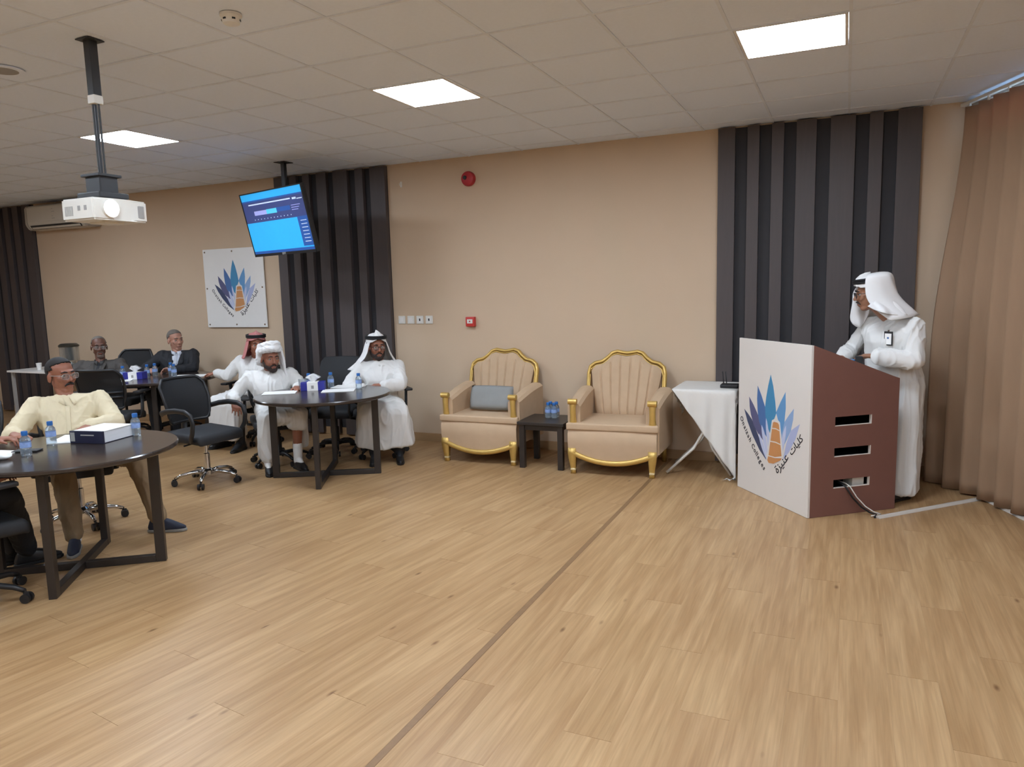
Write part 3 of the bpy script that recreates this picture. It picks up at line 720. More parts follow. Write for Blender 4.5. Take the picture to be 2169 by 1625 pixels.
for z in (.15,.40): 
    bm = B(); box(bm, (.0205,.0185,z), (LW-.0205,.62,z+.018), 0, LM); fin('shelf', bm, 'black', lec)
bm = B(); box(bm, (.0205,.60,.17), (LW-.0205,.618,.93), 0, LM); fin('rear_board', bm, 'black', lec)
bm = B(); box(bm, (LW-.14,.40,.170), (LW-.04,.50,.262), .004, LM); fin('inner_socket', bm, 'white_plastic', lec)

# ---- emblem: petals, tower and lettering
def flat(par, name, poly, mt, T, d):
    bm = B(); prism(bm, poly, 0, d, T); return fin(name, bm, mt, par)
def leaf(tip, base, wid, bend=0):
    tx, tz = tip; bx, bz = base; ax = V((tx-bx, tz-bz)); l = ax.length; ax /= l; nn = V((-ax.y, ax.x)); out = []; N_ = 10
    prof = lambda q: math.sin(min(1,q*1.0)*PI)**.8*.5 if 0 < q < 1 else 0
    f = lambda q: (q**.75*(1-q)**.9)*1.75
    L_ = []; R_ = []
    for i in range(N_+1):
        q = i/N_; c = V((bx,bz))+ax*l*(1-q)+nn*bend*math.sin(q*PI)
        if q == 0: L_.append((c.x,c.y)); continue
        wd = wid*.5*f(q); L_.append(tuple(c+nn*wd)); R_.append(tuple(c-nn*wd))
    return L_[:-1]+[tuple((L_[-1][0],L_[-1][1]))]+R_[::-1][1:]
for k, c in {'p_navy':'3d4663','p_plum':'57587c','p_blue':'476ca0','p_mid':'3f86b0','p_r1':'5f93c2','p_r2':'8aa6cc','p_r3':'a9b1d2','p_pale':'bcc3dc','tower':'c58a57','ink':'23242b'}.items(): M[k] = pm(k, c, .5, var=.04)
def text_mesh(s, size, name):
    cu = bpy.data.curves.new(name, 'FONT'); cu.body = s; cu.size = size; cu.extrude = .0005; cu.resolution_u = 2
    cu.align_x = 'CENTER'; cu.offset = size*.012
    return evaluate(bpy.data.objects.new(name, cu))
def emblem(par, T, txt=1):
    def sub(name, poly, mt, d): return flat(par, name, poly, mt, T, d)
    k = .0004
    sub('petal', [(.807,.669),(.704,.603),(.655,.50),(.615,.36),(.69,.44),(.76,.55)], 'p_r3', k)
    sub('petal', [(.733,.77),(.675,.71),(.624,.651),(.585,.55),(.60,.44),(.655,.52),(.704,.603),(.728,.69)], 'p_r2', 2*k)
    sub('petal', [(.63,.878),(.575,.80),(.519,.708),(.535,.60),(.575,.52),(.605,.58),(.624,.651),(.637,.76)], 'p_r1', 3*k)
    sub('petal', [(.085,.67),(.14,.64),(.198,.601),(.28,.50),(.34,.42),(.405,.314),(.31,.375),(.21,.475),(.135,.575)], 'p_navy', k)
    sub('petal', [(.155,.779),(.22,.72),(.286,.647),(.335,.55),(.37,.455),(.29,.50),(.225,.56),(.182,.64),(.163,.70)], 'p_plum', 2*k)
    sub('petal', [(.272,.882),(.325,.81),(.376,.727),(.405,.62),(.415,.49),(.345,.54),(.30,.60),(.276,.68),(.266,.78)], 'p_blue', 3*k)
    sub('petal', [(.441,.987),(.412,.90),(.388,.805),(.376,.727),(.385,.655),(.42,.57),(.46,.52),(.50,.60),(.515,.66),(.519,.708),(.507,.781),(.477,.90)], 'p_mid', 4*k)
    sub('petal', leaf((.393,.645),(.45,.36),.06), 'p_pale', 5*k); sub('petal', leaf((.335,.58),(.43,.33),.075), 'p_pale', 5*k); sub('petal', leaf((.298,.505),(.41,.32),.06), 'p_pale', 5*k)
    sub('petal', leaf((.645,.63),(.58,.36),.07), 'p_pale', 5*k)
    sub('tower_outline', [(.405,.31),(.47,.64),(.50,.655),(.524,.70),(.545,.655),(.572,.64),(.622,.385),(.52,.315),(.42,.285)], 'lec_white', 6*k)
    pts = [[(.420,.318),(.432,.352),(.520,.356),(.600,.372),(.585,.352),(.50,.308),(.44,.300)],
           [(.436,.360),(.455,.47),(.525,.475),(.586,.47),(.602,.388),(.52,.364)],
           [(.457,.478),(.474,.575),(.528,.580),(.570,.573),(.584,.479),(.52,.484)],
           [(.476,.583),(.484,.625),(.50,.634),(.545,.634),(.561,.622),(.568,.581),(.52,.588)]]
    for p in pts: sub('tower', p, 'tower', 7*k)
    # Latin line along the lower left, letter by letter on a shallow arc
    s = 'Onaizah Colleges'; a, b = V((.040,.600)), V((.392,.235)); ax = (b-a); nn = V((ax.y,-ax.x)).normalized()
    if nn.x > 0: nn = -nn
    wts = [{'i':.45,'l':.45,' ':.6,'O':1.3,'C':1.2,'z':.85,'s':.85}.get(ch,1) for ch in s]; tot = sum(wts); acc = 0
    for ch, wt in zip(s, wts):
        q = (acc+wt/2)/tot; acc += wt
        if ch == ' ': continue
        p = a+ax*q+nn*.016*math.sin(q*PI); dr = ax+nn*.016*PI*math.cos(q*PI); an = math.atan2(dr.y, dr.x)
        me = text_mesh(ch, .058, 'letter'); me.transform(T @ Matrix.Translation((p.x,p.y,.0012)) @ Matrix.Rotation(an,4,'Z') @ Matrix.Translation((0,-.02,0))); link('letter', me, 'ink', par)
    # Arabic line along the lower right, presentation forms in visual order
    for wd, p, size in (('\uFE93\uFEAA\uFEF4\uFEE8\uFECB'.replace('\uFEAA','\uFEB0'), (.605,.328), .205), ('\uFE95\uFE8E\uFEF4\uFEE0\uFEDB', (.772,.505), .20)):
        an = math.atan2(.59-.241, .845-.526)
        me = text_mesh(wd, .1, 'word'); xs = [v.co.x for v in me.vertices]; kf = size/(max(xs)-min(xs)); xm = (max(xs)+min(xs))/2
        me.transform(Matrix.Diagonal((kf,kf*.85,1,1)) @ Matrix.Translation((-xm,0,0))); me.transform(T @ Matrix.Translation((p[0],p[1],.0012)) @ Matrix.Rotation(an,4,'Z') @ Matrix.Translation((0,-.02,0))); link('lettering', me, 'ink', par)
emblem(front, LM @ Matrix(((1,0,0,0),(0,0,-1,0),(0,1,0,0),(0,0,0,1))))
# ---- board on the wall
t = thing('wall_board', 'square white board with blue petal emblem on the wall', 'sign', (-6.965,D,1.78))
bm = B(); box(bm, (-.492,-.03,-.49), (.492,-.018,.49), .002); bd = fin('board', bm, 'white_paint', t)
for x in (-.455,0,.455):
    for z in (-.455,0,.455):
        if x or z:
            bm = B(); tube(bm, [(x,-.0005,z),(x,-.034,z)], .011, 10); fin('stud', bm, 'chrome', t, 'auto')
sc_ = .93; T = Matrix.Translation((0,-.0302,0)) @ Matrix(((sc_,0,0,-.447*sc_+.01),(0,0,-1,0),(0,sc_,0,-.64*sc_+.025),(0,0,0,1)))
emblem(bd, T)
# ---- cloth-covered folding table
t = thing('folding_table', 'small folding table with crossed white legs under a white cloth', 'table', (-1.09,6.66,0))
bm = B(); box(bm, (-.25,-.28,.745), (.25,.28,.775), .004); fin('tabletop', bm, 'white_paint', t)
for s in (-1,1):
    bm = B(); y = s*.2
    tube(bm, [(.22,y,.74),(.03,y,.47),(-.1,y,.24),(-.33,y-.04,.012)], .013, 8); fin('leg', bm, 'white_plastic', t, True)
    bm = B(); y = s*.17
    tube(bm, [(-.22,y,.74),(-.02,y,.45),(.06,y,.24),(.22,y,.012)], .013, 8); fin('leg', bm, 'white_plastic', t, True)
bm = B(); tube(bm, [(.03,-.2,.47),(.03,.2,.47)], .008, 6); fin('cross_bar', bm, 'white_plastic', t, True)
# the cloth, set askew: long at the near right corner
bm = B(); nx, ny = 46, 44; hx, hy = .262, .292
grid = []
def cloth_pt(cx, cy):
    # cx, cy = flat cloth coordinates relative to the table centre
    ex = max(0, abs(cx)-hx); ey = max(0, abs(cy)-hy); px = max(-hx,min(hx,cx)); py = max(-hy,min(hy,cy)); z = .7765
    if ex == 0 and ey == 0: return V((cx,cy,z+.0005))
    sx, sy = (1 if cx > 0 else -1), (1 if cy > 0 else -1)
    drop = math.hypot(ex,ey) if ex and ey else ex+ey
    rr = .012; dz = max(0,drop-rr*.57); a_ = math.atan2(ey,ex) if ex and ey else (0 if ex else PI/2)
    along = cx if ey > ex else cy
    fold = .012*min(1,drop*4)*math.sin(along*42+1.3)+.004*min(1,drop*3)*math.sin(along*80)
    out = rr+.03*drop+fold
    x = px+sx*math.cos(a_)*out; y = py+sy*math.sin(a_)*out
    if ex and ey: x += .02*math.sin(a_*9)*min(1,drop*4)*sx; y += .02*math.cos(a_*9)*min(1,drop*4)*sy
    zz = z-dz
    if zz < .012:
        ov = .012-zz; x -= ov*.55; y -= ov*.25; zz = .012+.02*abs(math.sin(ov*30+along*20))
    return V((x,y,zz))
th = r(-17); ca, sa = math.cos(th), math.sin(th)
def flatpt(u, v):
    # quadrilateral sheet
    c00, c10, c11, c01 = V((-.27,-.30)), V((.40,-1.22)), V((.36,.36)), V((-.60,.34))
    p = c00*(1-u)*(1-v)+c10*u*(1-v)+c11*u*v+c01*(1-u)*v; return p
for j in range(ny+1):
    grid.append([cloth_pt(*flatpt(i/nx, j/ny)) for i in range(nx+1)])
loft(grid, bm); o = fin('tablecloth', bm, 'cloth', None, True, (-1.09,6.66,0)); solid(o, .003, 1)
tag(o, 'white cloth hanging askew over the folding table, trailing on the floor', 'tablecloth')
t = thing('router', 'small black box with two antennas on the white cloth', 'router', (-.90,6.56,.782))
bm = B(); box(bm, (-.075,-.06,0), (.075,.06,.03), .008); fin('housing', bm, 'dark_plastic', t)
for x in (-.06,-.035): 
    bm = B(); tube(bm, [(x,.058,.02),(x-.012,.066,.13)], .0045, 6); fin('antenna', bm, 'dark_plastic', t, True)
# ---- white serving table, urn at far left
t = thing('white_table', 'white-topped table behind the man in the cream shirt', 'table', (-9.85,6.56,0))
bm = B(); box(bm, (-.55,-.36,.725), (.55,.36,.75), .004); fin('tabletop', bm, 'white_paint', t)
for x in (-.5,.5):
    for y in (-.31,.31):
        bm = B(); box(bm, (x-.018,y-.018,.001), (x+.018,y+.018,.7248), .002); fin('leg', bm, 'grey_plastic', t)
t = thing('drink_dispenser', 'clear drink dispenser with dark lid on the white table', 'dispenser', (-9.62,6.58,.751))
bm = B(); lathe(bm, [(.11,0),(.115,.02),(.1,.05),(.075,.06),(.07,.1),(.0005,.1)], 24); fin('base', bm, 'steel', t, 'auto')
bm = B(); lathe(bm, [(.115,.1005),(.118,.12),(.118,.3),(.115,.302),(.112,.3),(.112,.12),(.0005,.115)], 28, cap=False); fin('jar', bm, 'glass', t, 'auto')
bm = B(); lathe(bm, [(.05,.116),(.05,.3),(.0005,.3)], 20); fin('cooling_tube', bm, 'urn_dark', t, 'auto')
bm = B(); lathe(bm, [(.125,.3025),(.128,.32),(.1,.345),(.03,.35),(.0005,.35)], 28); fin('lid', bm, 'urn_dark', t, 'auto')
bm = B(); tube(bm, [(.09,-.03,.07),(.16,-.05,.07),(.19,-.06,.05)], .012, 8); fin('tap', bm, 'steel', t, True)
t = thing('paper_cup', 'white cup on the white table at the far left', 'cup', (-9.98,6.38,.751))
bm = B(); lathe(bm, [(.025,0),(.036,.09),(.037,.092),(.034,.09),(.023,.004),(.0005,.004)], 18, cap=False); fin('cup_wall', bm, 'paper', t, 'auto')
# ---- cables and trunking on the floor by the lectern
def trunk(label, a, b, w_=.022):
    a, b = V(a), V(b); d = (b-a); l = d.length; d /= l; m = basis(a, d, (-d.y,d.x,0), (0,0,1))
    t = thing('cable_cover', label, 'cable cover', (0,0,0))
    bm = B(); prism(bm, [(-w_,.0005),(w_,.0005),(w_*.55,.014),(-w_*.55,.014)], 0, l, m @ Matrix(((0,0,1,0),(1,0,0,0),(0,1,0,0),(0,0,0,1)))); fin('cover', bm, 'trunk', t)
    return t
trunk('pale cable cover running from the lectern to the curtain', (.25,5.655,.0005), (1.0,6.425,.0005))
trunk('pale cable cover along the foot of the curtain', (1.02,6.39,.0005), (1.47,5.2,.0005))
def lpt(s, z, out): p = LM @ V((LW+out, s, z)); return p+FL
for nm, lb, mt, dx, s0 in (('power_cable','black cable hanging from the lowest lectern slot to the floor','black',0,.30),('data_cable','pale cable hanging from the lowest lectern slot to the floor','white_plastic',.022,.335)):
    bm = B(); P = [lpt(s0-.02,.23,-.09), lpt(s0,.222,-.03), lpt(s0+.01,.207,.004), lpt(s0+.05,.13,.03), lpt(s0+.11,.06,.05), lpt(s0+.16,.022,.075), lpt(s0+.2,.009,.10), V((.235-dx,5.645+dx,.009))]
    tube(bm, P, .0065 if dx == 0 else .0045, 8); o = fin(nm, bm, mt, None, True); tag(o, lb, 'cable')
# ---- curtain
def curtain():
    bm = B(); rows = []; nu, nv = 190, 30
    for j in range(nv+1):
        v = j/nv; z = 3.0-v*2.985; row = []
        e = min(1,max(0,(v-.0)/.65)); e = e*e*(3-2*e)
        for i in range(nu+1):
            u = i/nu; s = .05+u*5.9
            # top hangs from the rail close to the wall; lower down the end is pulled into the room
            near = math.exp(-s/.5)
            off = .078+.205*e*near; s2 = s+.05*e*near
            amp = (.036+.018*e)*(.75+.5*noise.noise((u*9,0,3)))
            ph = u*5.9*2*PI/.185+1.8*noise.noise((u*6,v*.8,1))+.5*v
            fold = amp*math.sin(ph)+.35*amp*math.sin(2*ph+1)
            p = WC+WD*(s2+.018*math.cos(ph))+WN*(off+fold)
            p.z = z-(.02*noise.noise((u*14,5,0)) if j == nv else 0); row.append(p)
        rows.append(row)
    loft(rows, bm); o = fin('curtain', bm, 'curtain', None, True); solid(o, .003, 0)
    tag(o, 'long tan pleated curtain hanging along the right wall', 'curtain'); return o
curtain()
bm = B(); m = WM; box(bm, (.0,-.095,3.022), (6.2,-.06,3.045), .004, m); 
t = thing('curtain_rail', 'pale curtain rail under the ceiling at upper right', 'curtain rail', (0,0,0)); fin('rail', bm, 'white_plastic', t)
for k in range(24):
    bm = B(); box(bm, (.1+k*.25,-.086,2.99), (.115+k*.25,-.070,3.0215), .003, m); fin('glider', bm, 'white_plastic', t)
BOTTLES1 = [(-4.62,2.98,'water bottle in front of the cream-shirted man, left of his open papers'),(-4.43,2.70,'water bottle nearest the left edge of the photograph'),(-4.33,3.37,'water bottle right beside the thick binder'),
 (-4.72,5.60,'water bottle behind the drinking glass on the middle table'),(-4.55,5.72,'water bottle just right of the white and blue tissue box'),(-4.22,5.72,'water bottle on the middle table in front of the robed man with glasses'),
 (-7.49,5.73,'water bottle standing left of the tissue peak on the far table'),(-7.33,5.92,'front bottle of the pair right of the tissue peak on the far table'),(-7.36,6.05,'rear bottle of the pair right of the tissue peak on the far table'),
 (-7.24,6.17,'water bottle in front of the pale tie'),(-7.05,6.05,'water bottle on the far table, nearest its white papers at right')]
TB2 = (-4.60,5.52,TZ if 'TZ' in globals() else .7757,.55)
TB3 = (-7.33,5.76,.7757,.4)
BIND = (-4.43,3.21,.2)
GLASS = (-4.69,5.47); CRUMP = (-4.46,2.58); PHONE = (-4.55,2.78)
TZ = .7757
def _r(cx, cy, w_, h_, a):
    ca, sa = math.cos(a), math.sin(a); return [(cx+x*ca-y*sa, cy+x*sa+y*ca) for x,y in ((-w_/2,-h_/2),(w_/2,-h_/2),(w_/2,h_/2),(-w_/2,h_/2))]
PAPERS = [('paper_sheets','white papers spread before the cream-shirted man', _r(-4.64,3.14,.21,.3,.62), TZ),
 ('paper_sheets','white papers at the left rim of the middle table', _r(-4.79,5.27,.30,.21,.6), TZ),
 ('paper_sheets','white sheet near the front right of the tissue box', _r(-4.33,5.55,.30,.21,.55), TZ),
 ('paper_sheets','white papers before the empty solid-backed chair', _r(-4.40,5.80,.30,.21,.3), TZ),
 ('paper_sheets','white papers at the right rim of the far table', _r(-6.90,6.15,.36,.22,.5), TZ),
 ('paper_sheets','white papers at the left of the far table', _r(-7.50,5.62,.30,.21,.45), TZ),
 ('notebook','open pale notebook left of the tissue box on the far table', _r(-7.36,5.56,.28,.2,.75), TZ),
 ('paper_sheets','white sheet under the hand at the left edge', _r(-4.66,2.60,.21,.3,.2), TZ)]
# ================================================================== small things on the tables
def bottle_parts(t, s=1.0):
    bm = B(); lathe(bm, [(.025*s,0),(.0295*s,.005),(.0295*s,.04),(.028*s,.044),(.0295*s,.048),(.0295*s,.088),(.026*s,.105),(.014*s,.121),(.013*s,.128),(.0005,.128)], 18); fin('bottle_wall', bm, 'water', t, 'auto')
    bm = B(); lathe(bm, [(.0299*s,.05),(.0301*s,.052),(.0301*s,.08),(.0299*s,.082)], 18, cap=False); fin('label', bm, 'label_blue', t, 'auto')
    bm = B(); lathe(bm, [(.0165*s,.122),(.0175*s,.124),(.0175*s,.144),(.016*s,.148),(.0005,.148)], 16); fin('cap', bm, 'cap_blue', t, 'auto')
bt0 = None
def bottle(x, y, z, label):
    global bt0
    if bt0 is None:
        bt0 = thing('water_bottle', label, 'bottle', (x,y,z), 0, 'small water bottles'); bottle_parts(bt0); return bt0
    return dup(bt0, (x,y,z), random.uniform(0,6), label)
TZ = .7757
for x, y, lb in BOTTLES1: bottle(x, y, TZ, lb)
for k, (dx, dy) in enumerate(((-.031,-.031),(.031,-.031),(-.031,.031),(.031,.031))):
    bottle(-2.545+dx, 6.50+dy, .4457, ('front left','front right','back left','back right')[k]+' bottle of the blue-capped four on the small black table')
def sheets(name, label, pts, z, mt='paper', th=.004, cat='paper'):
    bm = B(); prism(bm, pts, z+.0003, z+th); o = fin(name, bm, mt); return tag(o, label, cat)
def rect(cx, cy, w_, h_, a):
    ca, sa = math.cos(a), math.sin(a); return [(cx+x*ca-y*sa, cy+x*sa+y*ca) for x,y in ((-w_/2,-h_/2),(w_/2,-h_/2),(w_/2,h_/2),(-w_/2,h_/2))]
def binder(cx, cy, a):
    t = thing('binder', 'thick dark binder stuffed with white pages on the nearest table', 'binder', (cx,cy,TZ), a)
    bm = B(); box(bm, (-.12,-.135,.003), (.118,.135,.075), .002); fin('pages', bm, 'paper_edge', t)
    bm = B(); box(bm, (-.115,-.128,.0755), (.122,.13,.079), .001); fin('top_sheet', bm, 'paper', t)
    bm = B(); box(bm, (-.125,-.15,.0), (.125,.14,.0028), .001); fin('lower_cover', bm, 'binder', t)
    bm = B(); box(bm, (-.125,-.152,.0), (.125,-.1352,.08), .003); sp_ = fin('spine', bm, 'binder', t)
    bm = B(); box(bm, (-.118,-.1532,.012), (-.085,-.1515,.07), 0); fin('spine_label', bm, 'grey_plastic', sp_)
    bm = B(); box(bm, (-.04,-.1532,.05), (.06,-.1515,.058), 0); fin('printed_line', bm, 'grey_plastic', sp_)
def tissue_box(x, y, z, a, label, blue='tissue_blue'):
    t = thing('tissue_box', label, 'tissue box', (x,y,z), a)
    bm = B(); box(bm, (-.11,-.06,0), (.11,.06,.08), .004); bx = fin('carton', bm, blue, t)
    bm = B(); box(bm, (-.05,-.0612,.0), (.05,-.0595,.08), 0); box(bm, (-.05,-.06,.0795), (.05,.06,.0812), 0); fin('white_panel', bm, 'paper', bx)
    bm = B(); box(bm, (-.012,-.0622,.02), (.012,-.061,.05), 0); fin('printed_mark', bm, 'grey_plastic', bx)
    bm = B(); rows = []
    for j in range(6):
        v = j/5; rows.append([V((math.cos(q)*(.012+.05*v)*(1+.3*math.sin(3*q)), math.sin(q)*(.006+.03*v)+.01*math.sin(5*q)*v, .081+.055*v-.02*v*v*math.cos(2*q))) for q in [2*PI*k/20 for k in range(20)]])
    R = loft(rows, bm, True); bm.faces.new(R[-1]); fin('tissue', bm, 'tissue', t, True)
tissue_box(*TB2, 'white and blue tissue box with tissue pulled up, on the middle table')
tissue_box(*TB3, 'small blue tissue box with tissue peak among bottles on the far table')
binder(*BIND)
for a in PAPERS: sheets(*a)
t = thing('tumbler', 'clear empty drinking glass on the middle round table', 'glass', (*GLASS,TZ))
bm = B(); lathe(bm, [(.028,0),(.036,.11),(.0345,.11),(.0265,.006),(.0005,.006)], 22, cap=False); bmesh.ops.recalc_face_normals(bm, faces=bm.faces); fin('glass_wall', bm, 'glass', t, 'auto')
t = thing('crumpled_tissue', 'crumpled white tissue on the nearest table at the left edge', 'tissue', (*CRUMP,TZ))
bm = B(); ball(bm, (0,0,.022), (.05,.04,.022), 3)
for v in bm.verts: v.co += v.co.normalized()*.012*noise.noise(v.co*45); v.co.z = max(.0005,v.co.z)
fin('paper_ball', bm, 'tissue', t, True)
t = thing('phone', 'dark phone lying by the hand at the left edge of the nearest table', 'phone', (*PHONE,TZ), .5)
bm = B(); box(bm, (-.075,-.037,.0005), (.075,.037,.009), .003); ph = fin('body', bm, 'dark_plastic', t)
bm = B(); box(bm, (-.07,-.033,.0088), (.07,.033,.0096), 0); fin('screen', bm, 'black', ph)
# items under the speaker's hand on the lectern desk
def deskz(s): return 1.20-(s-.0185)*(.255/.6815)
t = thing('small_device', 'small black and blue object under the speaker hand on the lectern', 'device', tuple(LM @ V((.67,.56,deskz(.56)+.001))+FL), 0)  # unidentified object: a black device beside a small blue case
bm = B(); box(bm, (.0,-.03,.012), (.05,.03,.125), .004); fin('base', bm, 'dark_plastic', t)
bm = B(); box(bm, (-.12,-.02,.012), (-.002,.03,.10), .006); fin('blue_case', bm, 'blue_obj', t)
# ================================================================== people
_ico = None
def ico_pts():
    global _ico
    if _ico is None:
        bm = B(); bmesh.ops.create_icosphere(bm, subdivisions=2, radius=1); _ico = [v.co.copy() for v in bm.verts]; bm.free()
    return _ico
class Blob:
    def __init__(s): s.v = []; s.f = []
    def add(s, bm):
        o = len(s.v); bm.verts.index_update()
        s.v += [v.co.copy() for v in bm.verts]; s.f += [[o+v.index for v in f.verts] for f in bm.faces]; bm.free()
    def hull(s, *balls):
        bm = B()
        for c, r in balls:
            c = V(c)
            for p in ico_pts(): bm.verts.new(c+p*r)
        res = bmesh.ops.convex_hull(bm, input=bm.verts)
        dead = [e for e in res['geom_interior']+res['geom_unused'] if isinstance(e, bmesh.types.BMVert)]
        bmesh.ops.delete(bm, geom=list(set(dead)), context='VERTS')
        loose = [v for v in bm.verts if not v.link_faces]
        if loose: bmesh.ops.delete(bm, geom=loose, context='VERTS')
        s.add(bm); return s
    def cap(s, a, b, r0, r1=None): return s.hull((a,r0),(b,r0 if r1 is None else r1))
    def ell(s, mat, c, r):
        bm = B(); bmesh.ops.create_icosphere(bm, subdivisions=3, radius=1, matrix=mat @ Matrix.Translation(V(c)) @ Matrix.Diagonal((*r,1))); s.add(bm); return s
    def mesh(s, name, voxel, smooth=4, disp=None):
        me = bpy.data.meshes.new(name); me.from_pydata(s.v, [], s.f)
        o = bpy.data.objects.new(name, me)
        m = o.modifiers.new('r','REMESH'); m.mode = 'VOXEL'; m.voxel_size = voxel; m.adaptivity = 0
        if smooth: m2 = o.modifiers.new('s','SMOOTH'); m2.factor = .5; m2.iterations = smooth
        r_ = evaluate(o); bpy.data.meshes.remove(me); r_.name = name
        if disp:
            n_ = len(r_.vertices); co = np.empty(n_*3); no = np.empty(n_*3); r_.vertices.foreach_get('co', co); r_.vertex_normals.foreach_get('vector', no)
            co = co.reshape(-1,3); d_ = np.array([disp(V(c)) for c in co]); co += no.reshape(-1,3)*d_[:,None]; r_.vertices.foreach_set('co', co.ravel()); r_.update()
        return r_
def wrinkle(amp, sx=7, sz=2.2, seed=0):
    def f(p):
        q = V((p.x*sx+seed, p.y*sx-seed, p.z*sz)); w_ = noise.noise(q*.6)*1.2; q2 = q+V((w_,-w_,w_*.6))
        a = 1-abs(noise.noise(q2))*2.2; b = 1-abs(noise.noise(q2*1.9+V((3,1,7))))*2.4
        return amp*(max(-.6,a)**3*1.3-.35)+amp*.6*max(0,b)**3-amp*.1
    return f
def hbasis(c, yaw, pitch=0, roll=0):
    f = V((math.cos(yaw)*math.cos(pitch), math.sin(yaw)*math.cos(pitch), -math.sin(pitch))); l = V((-math.sin(yaw), math.cos(yaw), 0)); u = f.cross(l)
    l, u = l*math.cos(roll)+u*math.sin(roll), u*math.cos(roll)-l*math.sin(roll)
    return basis(c, l*-1, f, u)       # x = right hand side of the face, y = forward, z = up
def hand(b, w, d, n, thumb, curl=(.35,.5,.55), spread=.05, s=1.0):
    w, d, n = V(w), V(d).normalized(), V(n); n = (n-d*n.dot(d)).normalized(); t = d.cross(n).normalized()*thumb
    k1 = w+d*.085*s+t*.032*s; k4 = w+d*.075*s-t*.034*s
    b.hull((w+t*.014,.021*s),(w-t*.014,.021*s),(k1,.0125*s),(k4,.0115*s),(w+d*.088*s,.0125*s))
    for i, (ln, rr) in enumerate(((.070,.0090),(.079,.0093),(.073,.0088),(.056,.0078))):
        q = 1-i*2/3; p = w+d*(.087-.004*abs(i-1))*s+t*(.0335*q)*s; dr = (d+t*q*spread*2).normalized(); a = 0
        for j, fr in enumerate((.45,.30,.25)):
            a += curl[j]; e = p+(dr*math.cos(a)+n*math.sin(a))*ln*fr*s; b.cap(p, e, rr*s*(1-.08*j), rr*s*(.95-.1*j)); p = e
    p = w+d*.025*s+t*.026*s; e = p+(d*.65+t*.7+n*.25).normalized()*.045*s; b.cap(p, e, .0135*s, .0112*s)
    b.cap(e, e+(d*.85+t*.25+n*.35).normalized()*.034*s, .011*s, .0088*s)
HS = 1.06
def head_blob(b, hm):
    def H_(*c): return hm @ (V(c)*HS)
    R = lambda *r: tuple(x*HS for x in r)
    E = lambda c, r_: b.ell(hm, V(c)*HS, R(*r_))
    E((0,-.014,.036), (.075,.096,.082)); E((0,.026,-.03), (.062,.068,.085)); E((0,.052,-.095), (.034,.032,.026))
    b.hull((H_(-.05,.0,-.062),.016),(H_(.05,.0,-.062),.016),(H_(-.02,.066,-.103),.015),(H_(.02,.066,-.103),.015))
    b.cap(H_(-.036,.081,.026), H_(.036,.081,.026), .0135)
    b.cap(H_(0,.089,.012), H_(0,.112,-.028), .0085, .0135)
    for s in (-1,1):
        b.hull((H_(s*.012,.1,-.034),.0088)); b.cap(H_(s*.043,.062,-.018), H_(s*.036,.07,-.03), .022, .02)
        E((s*.079,-.006,-.014), (.0095,.021,.033))
    for s in (-1,1):
        b.cap(H_(s*.019,.0835,.0125), H_(s*.045,.0775,.011), .0065, .006); b.cap(H_(s*.020,.081,-.0095), H_(s*.044,.0755,-.009), .0055, .005)
    b.cap(H_(-.02,.087,-.0655), H_(.02,.087,-.0655), .0085); b.cap(H_(-.015,.085,-.078), H_(.015,.085,-.078), .0095)
def flip(t, hm):  return t.inverted() @ hm
